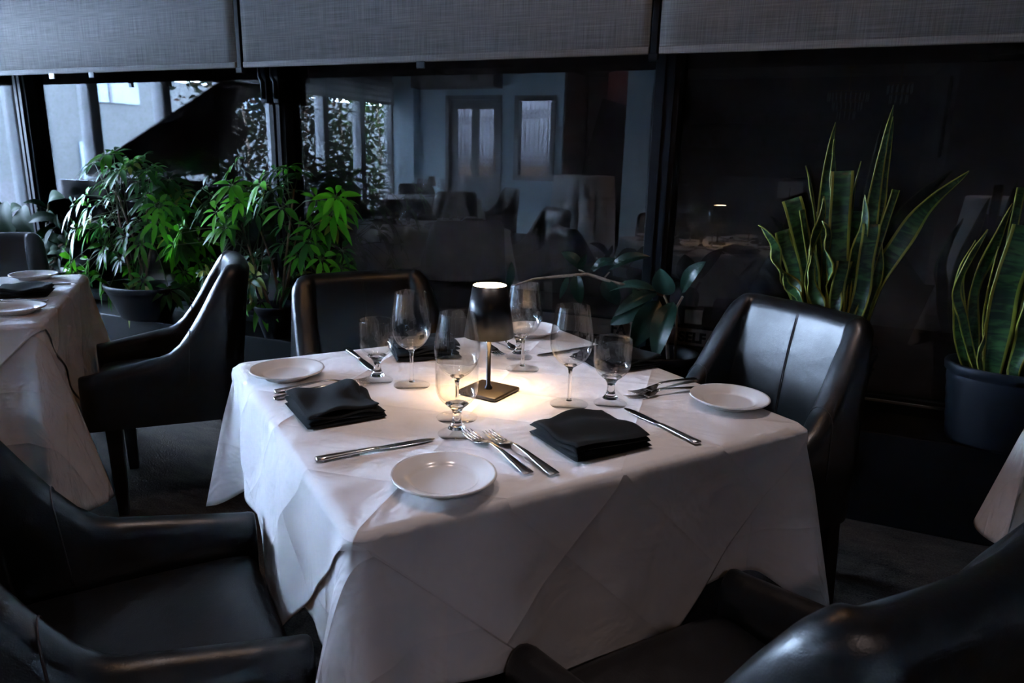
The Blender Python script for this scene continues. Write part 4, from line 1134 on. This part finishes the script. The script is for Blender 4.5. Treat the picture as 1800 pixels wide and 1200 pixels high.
def schefflera(loc, rx, ry, ph, spread, height, n, seed, label, clumps=(), lo=0.0):
    rg = random.Random(seed)
    t = thing('potted_schefflera', label, 'potted plant', loc, 0, 'leafy umbrella plants on the ledge')
    pot(t, rx, ry, ph, 'pot_black')
    st = MB(); lf = MB(); pet = MB()
    z0 = ph - 0.045
    trunks = []
    for k in range(5):
        a = rg.uniform(0, 6.28)
        tip = Vector((math.cos(a) * spread[0] * 0.45, math.sin(a) * spread[1] * 0.4, z0 + height * rg.uniform(0.55, 0.85)))
        b = Vector((rg.uniform(-0.05, 0.05), rg.uniform(-0.03, 0.03), z0))
        mid = b.lerp(tip, 0.5) + Vector((rg.uniform(-0.03, 0.03), rg.uniform(-0.02, 0.02), 0.03))
        st.tube([b, mid, tip], [0.008, 0.006, 0.004], 7); trunks.append((b, mid, tip))
    targets = [(Vector(c), kd, nl) for c, kd, nl in clumps]
    for k in range(n):
        u = rg.uniform(-1, 1); w = rg.uniform(-1, 1)
        top = math.sqrt(max(0, 1 - u * u * 0.8))
        z = z0 + lo + (height - lo) * (1 - (rg.random() ** 1.5)) * (0.35 + 0.65 * top)
        targets.append((Vector((u * spread[0], w * spread[1], z)), 'sch', rg.uniform(0.065, 0.10)))
    for p, kd, L in targets:
        tr_ = min(trunks, key=lambda q: (q[2] - p).length)
        s = tr_[1].lerp(tr_[2], rg.uniform(0.0, 1.0))
        m_ = s.lerp(p, 0.55) + Vector((0, 0, 0.02))
        pet.tube([s, m_, p], [0.0024, 0.002, 0.0016], 5)
        ax = (p - s) * Vector((1, 1, 0.5)) + Vector((0, -0.12, 0.14))
        whorl(lf, pet, p, ax, rg, rg.choice((6, 7, 8)), L, kd)
    st.build('stems', 'stem_brown', t); pet.build('leaf_stalks', 'stem_green', t)
    lf.build('foliage', 'leaf', t, col=True)
    return t
S = Vector
schefflera((-3.41, 2.75, LZ), 0.225, 0.155, 0.185, (0.33, 0.12), 0.74, 85, 11, 'umbrella plant in wide black pot, between side-on chair and left table',
           clumps=[((-0.30, -0.13, 0.60), 'sch', 0.11), ((-0.18, -0.14, 0.66), 'bright', 0.09), ((-0.16, -0.15, 0.60), 'bright', 0.09), ((-0.28, -0.15, 0.48), 'sch', 0.12), ((-0.42, -0.10, 0.22), 'sch', 0.10),
                   ((0.05, -0.10, 0.80), 'sch', 0.10), ((0.30, -0.12, 0.55), 'sch', 0.10), ((-0.38, -0.12, 0.30), 'sch', 0.11)])
schefflera((-2.50, 2.77, LZ), 0.105, 0.105, 0.165, (0.42, 0.13), 0.74, 75, 23, 'tall bright umbrella plant in small black pot behind the back chair',
           clumps=[((-0.47, -0.13, 0.50), 'bright', 0.10), ((-0.50, -0.15, 0.44), 'bright', 0.09), ((-0.42, -0.15, 0.53), 'bright', 0.09), ((-0.10, -0.14, 0.75), 'bright', 0.10), ((-0.05, -0.15, 0.68), 'bright', 0.09),
                   ((-0.20, -0.15, 0.62), 'bright', 0.09), ((-0.14, -0.16, 0.55), 'bright', 0.09), ((0.05, -0.12, 0.76), 'bright', 0.10), ((0.48, -0.12, 0.72), 'bright', 0.10), ((0.44, -0.1, 0.64), 'sch', 0.1),
                   ((-0.10, -0.15, 0.20), 'bright', 0.09), ((-0.22, -0.15, 0.10), 'sch', 0.07), ((-0.30, -0.12, 0.30), 'sch', 0.09)])
def broad_leaf(mb, base, tip, W, c, nrm=(0, -1, 0.3), fold=0.25, droop=0.1):
    base, tip = Vector(base), Vector(tip); d = tip - base
    n = Vector(nrm); n = n - d.normalized() * n.dot(d.normalized())
    L = d.length; s = d.normalized().cross(n.normalized()); nn = s.cross(d.normalized())
    V = []; F = []; seg = 14; hf = 4
    for i in range(seg + 1):
        t = i / seg
        w = W * 0.5 * (math.sin(PI * t ** 0.85) ** 0.72 if 0 < t < 1 else 0.0)
        if i == seg: w = 0.0005
        q = base + d * t + nn * (0.10 * L * math.sin(PI * t)) + Vector((0, 0, 1)) * droop * L * math.sin(PI * t) * 0.5
        for k in range(-hf, hf + 1):
            e = k / hf
            rip = 0.0012 * math.sin(t * 60 - abs(e) * 5) * abs(e) * (1 - t)
            V.append(q + s * w * e + nn * (fold * w * abs(e) + rip))
    m_ = 2 * hf + 1
    for i in range(seg):
        for k in range(m_ - 1): F.append((i * m_ + k, i * m_ + k + 1, (i + 1) * m_ + k + 1, (i + 1) * m_ + k))
    mb.add(V, F, uv=[(0, 0)] * len(V), c=c)
# rubber plant whose branch reaches left behind the table
rb = thing('rubber_plant', 'rubber plant with long bare branch and glossy dark leaves beside the post', 'potted plant', (-0.545, 2.83, LZ))
pot(rb, 0.115, 0.115, 0.16, 'pot_black')
def RP(x, z, y=2.80): return (x + 0.545, y - 2.83, z - LZ)
MB().tube([RP(-0.54, 0.46, 2.83), RP(-0.547, 0.549), RP(-0.551, 0.700), RP(-0.575, 0.745)], [0.008, 0.007, 0.006, 0.005], 8).tube([RP(-0.52, 0.46, 2.85), RP(-0.515, 0.60), RP(-0.52, 0.70), RP(-0.50, 0.745)], 0.005, 8).build('stem', 'stem_brown', rb)
MB().tube([RP(-0.575, 0.742), RP(-0.716, 0.766), RP(-0.80, 0.779), RP(-0.892, 0.799), RP(-1.024, 0.777), RP(-1.126, 0.758), RP(-1.235, 0.715)], [0.0065, 0.006, 0.0065, 0.0075, 0.006, 0.005, 0.0035], 8).tube([RP(-0.892, 0.797), RP(-0.93, 0.815)], 0.004, 6).tube([RP(-0.82, 0.79), RP(-0.80, 0.815)], 0.003, 6).build('branch', 'stem_brown', rb)
lf = MB()
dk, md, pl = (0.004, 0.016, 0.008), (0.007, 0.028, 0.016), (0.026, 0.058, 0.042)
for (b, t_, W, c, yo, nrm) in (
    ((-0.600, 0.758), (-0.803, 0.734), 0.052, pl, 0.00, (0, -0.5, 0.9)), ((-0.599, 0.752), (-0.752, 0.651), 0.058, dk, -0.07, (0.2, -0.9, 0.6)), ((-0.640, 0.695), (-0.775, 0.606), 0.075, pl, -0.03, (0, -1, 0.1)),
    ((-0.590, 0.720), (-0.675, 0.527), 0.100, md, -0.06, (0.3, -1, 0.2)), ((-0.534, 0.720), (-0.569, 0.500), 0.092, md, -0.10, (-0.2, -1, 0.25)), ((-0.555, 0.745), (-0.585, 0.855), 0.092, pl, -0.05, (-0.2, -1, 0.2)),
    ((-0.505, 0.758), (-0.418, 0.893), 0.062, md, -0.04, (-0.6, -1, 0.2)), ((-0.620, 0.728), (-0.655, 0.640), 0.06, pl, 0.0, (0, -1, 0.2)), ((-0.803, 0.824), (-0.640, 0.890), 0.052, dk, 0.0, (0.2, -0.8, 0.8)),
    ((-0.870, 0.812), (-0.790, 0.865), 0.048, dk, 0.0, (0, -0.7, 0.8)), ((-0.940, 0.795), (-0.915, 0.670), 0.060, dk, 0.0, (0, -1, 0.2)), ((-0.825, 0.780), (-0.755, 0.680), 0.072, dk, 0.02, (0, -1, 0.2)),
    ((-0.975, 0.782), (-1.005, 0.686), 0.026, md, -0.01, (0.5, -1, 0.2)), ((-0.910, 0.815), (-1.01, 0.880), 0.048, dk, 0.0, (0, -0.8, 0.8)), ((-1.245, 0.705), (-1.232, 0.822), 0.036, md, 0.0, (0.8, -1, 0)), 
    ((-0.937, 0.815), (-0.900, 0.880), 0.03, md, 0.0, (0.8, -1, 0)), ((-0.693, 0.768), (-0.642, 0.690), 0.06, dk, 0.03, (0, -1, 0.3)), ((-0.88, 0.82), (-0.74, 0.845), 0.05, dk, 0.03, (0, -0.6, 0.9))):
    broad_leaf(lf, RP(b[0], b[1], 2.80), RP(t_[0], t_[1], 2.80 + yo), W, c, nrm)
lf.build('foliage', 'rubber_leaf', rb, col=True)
# broad-leaved plants at the far left
fp = thing('broad_leaf_plant', 'dark broad-leaved plant at left edge behind the black chair back', 'potted plant', (-4.30, 2.80, LZ))
pot(fp, 0.15, 0.13, 0.18, 'pot_black')
rg = random.Random(5); lf = MB(); st = MB()
for k in range(6):
    a = rg.uniform(-1, 1); tip = Vector((a * 0.42, rg.uniform(-0.1, 0.05), rg.uniform(0.42, 0.62)))
    b = Vector((a * 0.04, 0, 0.14)); st.tube([b, b.lerp(tip, 0.5) + Vector((0, 0, 0.06)), tip], [0.008, 0.006, 0.004], 7)
    for j in range(9):
        s = b.lerp(tip, 0.35 + 0.65 * j / 8); an = rg.uniform(0, 6.28)
        dd = Vector((math.cos(an), -abs(math.sin(an)) * 0.5, rg.uniform(-0.5, 0.5))).normalized()
        L = rg.uniform(0.11, 0.19)
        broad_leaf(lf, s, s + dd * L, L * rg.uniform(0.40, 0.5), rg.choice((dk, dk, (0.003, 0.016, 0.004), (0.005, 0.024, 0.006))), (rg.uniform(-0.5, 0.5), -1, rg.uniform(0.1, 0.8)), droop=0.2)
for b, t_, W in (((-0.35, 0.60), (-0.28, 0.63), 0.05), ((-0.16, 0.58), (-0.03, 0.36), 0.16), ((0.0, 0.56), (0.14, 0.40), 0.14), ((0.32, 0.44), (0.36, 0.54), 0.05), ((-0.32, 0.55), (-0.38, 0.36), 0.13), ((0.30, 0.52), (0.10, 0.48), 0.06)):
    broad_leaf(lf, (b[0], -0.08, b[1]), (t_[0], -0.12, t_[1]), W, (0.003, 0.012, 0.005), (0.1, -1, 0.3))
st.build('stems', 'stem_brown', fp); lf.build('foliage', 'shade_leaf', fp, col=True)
# snake plants
def blade(root, pts, W, cut=False, wav=0.0, twist=0.0, face=0.0, seed=0):
    """one sword leaf; pts are (x, z, y) in the plant's frame"""
    P0 = [Vector((p[0], p[2] if len(p) > 2 else 0, p[1])) for p in pts]
    Q = []
    n = len(P0)
    for i in range(n - 1):
        a, b, c, d = P0[max(i - 1, 0)], P0[i], P0[i + 1], P0[min(i + 2, n - 1)]
        for j in range(10):
            t = j / 10
            Q.append(0.5 * ((2 * b) + (c - a) * t + (2 * a - 5 * b + 4 * c - d) * t * t + (3 * b - a - 3 * c + d) * t ** 3))
    Q.append(P0[-1]); N = len(Q); V = []; UV = []; F = []
    L = sum((Q[i + 1] - Q[i]).length for i in range(N - 1)); acc = 0
    rgb = random.Random(seed); ph = rgb.uniform(0, 6)
    for i, q in enumerate(Q):
        t = i / (N - 1)
        if i: acc += (Q[i] - Q[i - 1]).length
        d = (Q[min(i + 1, N - 1)] - Q[max(i - 1, 0)]).normalized()
        ang = face + twist * t + wav * 1.2 * math.sin(t * 9 + ph)
        s = Vector((math.cos(ang), math.sin(ang), 0)); s = (s - d * s.dot(d)).normalized(); nn = s.cross(d)
        w = W * 0.5 * (0.55 + 0.45 * min(1, t / 0.35))
        if not cut: w *= max(0.01, 1 - max(0, (t - 0.45) / 0.55) ** 1.9)
        q = q + s * wav * 0.012 * math.sin(t * 14 + ph)
        for k in range(7):
            e = -1 + 2 * k / 6
            V.append(q + s * w * e + nn * (-0.28 * w * (1 - e * e) + wav * 0.006 * math.sin(t * 22 + e * 2 + ph) * abs(e))); UV.append((0.5 + 0.5 * e * (1.0), acc + seed * 0.37))
    for i in range(N - 1):
        for k in range(6): F.append((i * 7 + k, i * 7 + k + 1, (i + 1) * 7 + k + 1, (i + 1) * 7 + k))
    o = link('sword_leaf', V, F, 'snake_leaf', root, True, UV)
    s = o.modifiers.new('solid', 'SOLIDIFY'); s.thickness = 0.0035; s.offset = 0
    return o
sp1 = thing('snake_plant', 'large snake plant with tall yellow-edged blades behind the right leather chair', 'potted plant', (0.04, 2.80, LZ), 0, 'snake plants on the ledge')
pot(sp1, 0.155, 0.135, 0.27, 'pot_grey', 0.86)
def A(x, z, y=0.0): return (x - 0.04, z - LZ, y)
B1 = [([(0.09, 0.60), (0.112, 0.80), (0.113, 1.045), (0.134, 1.45)], 0.062, 0, 0.25, 0.3, 0.2, -0.03), ([(0.10, 0.60), (0.126, 1.0), (0.140, 1.20), (0.137, 1.415)], 0.040, 0, 0.2, -0.5, 0.6, -0.01),
      ([(0.03, 0.60), (-0.02, 0.9), (-0.037, 1.136), (-0.036, 1.398)], 0.052, 0, 0.2, 0.4, 0.0, 0.03), ([(0.12, 0.60), (0.16, 0.85), (0.23, 1.032), (0.299, 1.151), (0.383, 1.247)], 0.066, 0, 0.2, 1.0, -0.5, 0.0),
      ([(0.06, 0.60), (0.035, 0.90), (0.008, 1.236)], 0.070, 1, 0.1, 0.1, 0.0, -0.05), ([(0.05, 0.60), (0.01, 1.0), (-0.02, 1.20), (-0.030, 1.341)], 0.034, 0, 0.4, 1.2, 0.4, -0.02),
      ([(0.07, 0.60), (0.045, 1.0), (0.062, 1.27)], 0.034, 0, 0.3, 0.8, 0.8, 0.01), ([(0.0, 0.60), (-0.043, 1.0), (-0.112, 1.25)], 0.024, 0, 0.3, 0.8, 0.4, 0.02),
      ([(-0.01, 0.60), (-0.06, 0.90), (-0.145, 1.135)], 0.066, 1, 0.2, 0.1, 0.1, -0.03), ([(-0.02, 0.60), (-0.10, 0.80), (-0.165, 0.92), (-0.235, 1.045)], 0.056, 0, 1.0, 0.5, -0.2, -0.05),
      ([(0.02, 0.60), (-0.05, 0.90), (-0.103, 1.103)], 0.030, 1, 0.0, 0.0, 0.9, -0.07), ([(0.03, 0.60), (-0.055, 0.88), (-0.034, 1.150)], 0.048, 0, 0.6, 0.6, 0.3, -0.06),
      ([(0.11, 0.60), (0.145, 0.95), (0.180, 1.180)], 0.028, 1, 0.0, 0.0, 0.5, -0.03), ([(0.09, 0.60), (0.12, 0.85), (0.119, 1.065)], 0.056, 1, 0.2, 0.0, 0.1, -0.06),
      ([(0.06, 0.60), (0.045, 0.75), (0.05, 0.936)], 0.052, 1, 0.3, 0.2, 0.1, -0.08), ([(-0.03, 0.60), (-0.10, 0.85), (-0.165, 1.02)], 0.056, 1, 0.2, 0.0, 0.2, 0.0),
      ([(0.05, 0.60), (0.02, 0.85), (-0.03, 1.07)], 0.050, 0, 1.0, 0.8, 0.2, -0.08), ([(0.08, 0.60), (0.086, 0.88), (0.095, 1.16)], 0.050, 0, 0.7, 0.4, -0.2, -0.05),
      ([(0.02, 0.60), (-0.02, 0.78), (-0.06, 0.95)], 0.055, 0, 0.6, 0.2, 0.1, -0.09), ([(0.10, 0.60), (0.15, 0.80), (0.165, 1.0)], 0.05, 0, 0.3, 0.2, 0.3, -0.02), ([(0.0, 0.60), (-0.06, 0.75), (-0.14, 0.88)], 0.05, 0, 0.9, 0.2, 0.1, -0.09),
      ([(0.07, 0.60), (0.085, 0.8), (0.075, 1.10)], 0.05, 1, 0.1, 0.2, 0.1, 0.03), ([(0.10, 0.60), (0.125, 0.85), (0.15, 1.12)], 0.045, 0, 0.2, 0.3, 0.2, 0.03)]
for k, (pts, W, cut, wav, tw, fc, yo) in enumerate(B1): blade(sp1, [A(x, z, yo) for x, z in pts], W, cut, wav, tw, fc, k)
sp2 = thing('snake_plant', 'snake plant in tall grey ribbed pot at the right edge', 'potted plant', (0.585, 2.79, LZ), 0, 'snake plants on the ledge')
pot(sp2, 0.165, 0.14, 0.275, 'pot_grey', 0.84, ridges=1)
def A2(x, z, y=0.0): return (x - 0.585, z - LZ, y)
B2 = [([(0.54, 0.58), (0.531, 0.85), (0.556, 1.085)], 0.082, 1, 0.1, 0.1, 0.0, -0.07), ([(0.504, 0.58), (0.437, 0.761), (0.40, 0.86), (0.425, 0.99), (0.454, 1.068)], 0.035, 0, 0.2, 0.3, 0.4, -0.06),
      ([(0.50, 0.58), (0.462, 0.86), (0.520, 1.150)], 0.050, 0, 0.3, 0.6, 0.2, 0.0), ([(0.56, 0.58), (0.539, 0.95), (0.537, 1.200)], 0.034, 1, 0, 0, 0.6, 0.02), ([(0.60, 0.58), (0.597, 0.78), (0.60, 1.03)], 0.05, 0, 0.5, 0.2, 0.1, -0.08),
      ([(0.479, 0.58), (0.432, 0.73), (0.408, 0.90), (0.43, 1.03)], 0.040, 0, 0.2, 0.3, 0.1, -0.03), ([(0.53, 0.58), (0.505, 0.78), (0.494, 1.015)], 0.045, 0, 0.4, 0.5, 0.5, -0.04), ([(0.64, 0.58), (0.66, 0.9), (0.65, 1.18)], 0.06, 0, 0.3, 0.3, 0.1, 0.0),
      ([(0.51, 0.58), (0.490, 0.66), (0.494, 0.74)], 0.020, 0, 0.2, 0.2, 0.4, -0.10), ([(0.58, 0.58), (0.58, 0.9), (0.585, 1.22)], 0.06, 0, 0.2, 0.4, 0.2, 0.03), ([(0.68, 0.58), (0.72, 0.85), (0.78, 1.10)], 0.06, 0, 0.3, 0.4, 0.1, -0.03)]
for k, (pts, W, cut, wav, tw, fc, yo) in enumerate(B2): blade(sp2, [A2(x, z, yo) for x, z in pts], W, cut, wav, tw, fc, 40 + k)
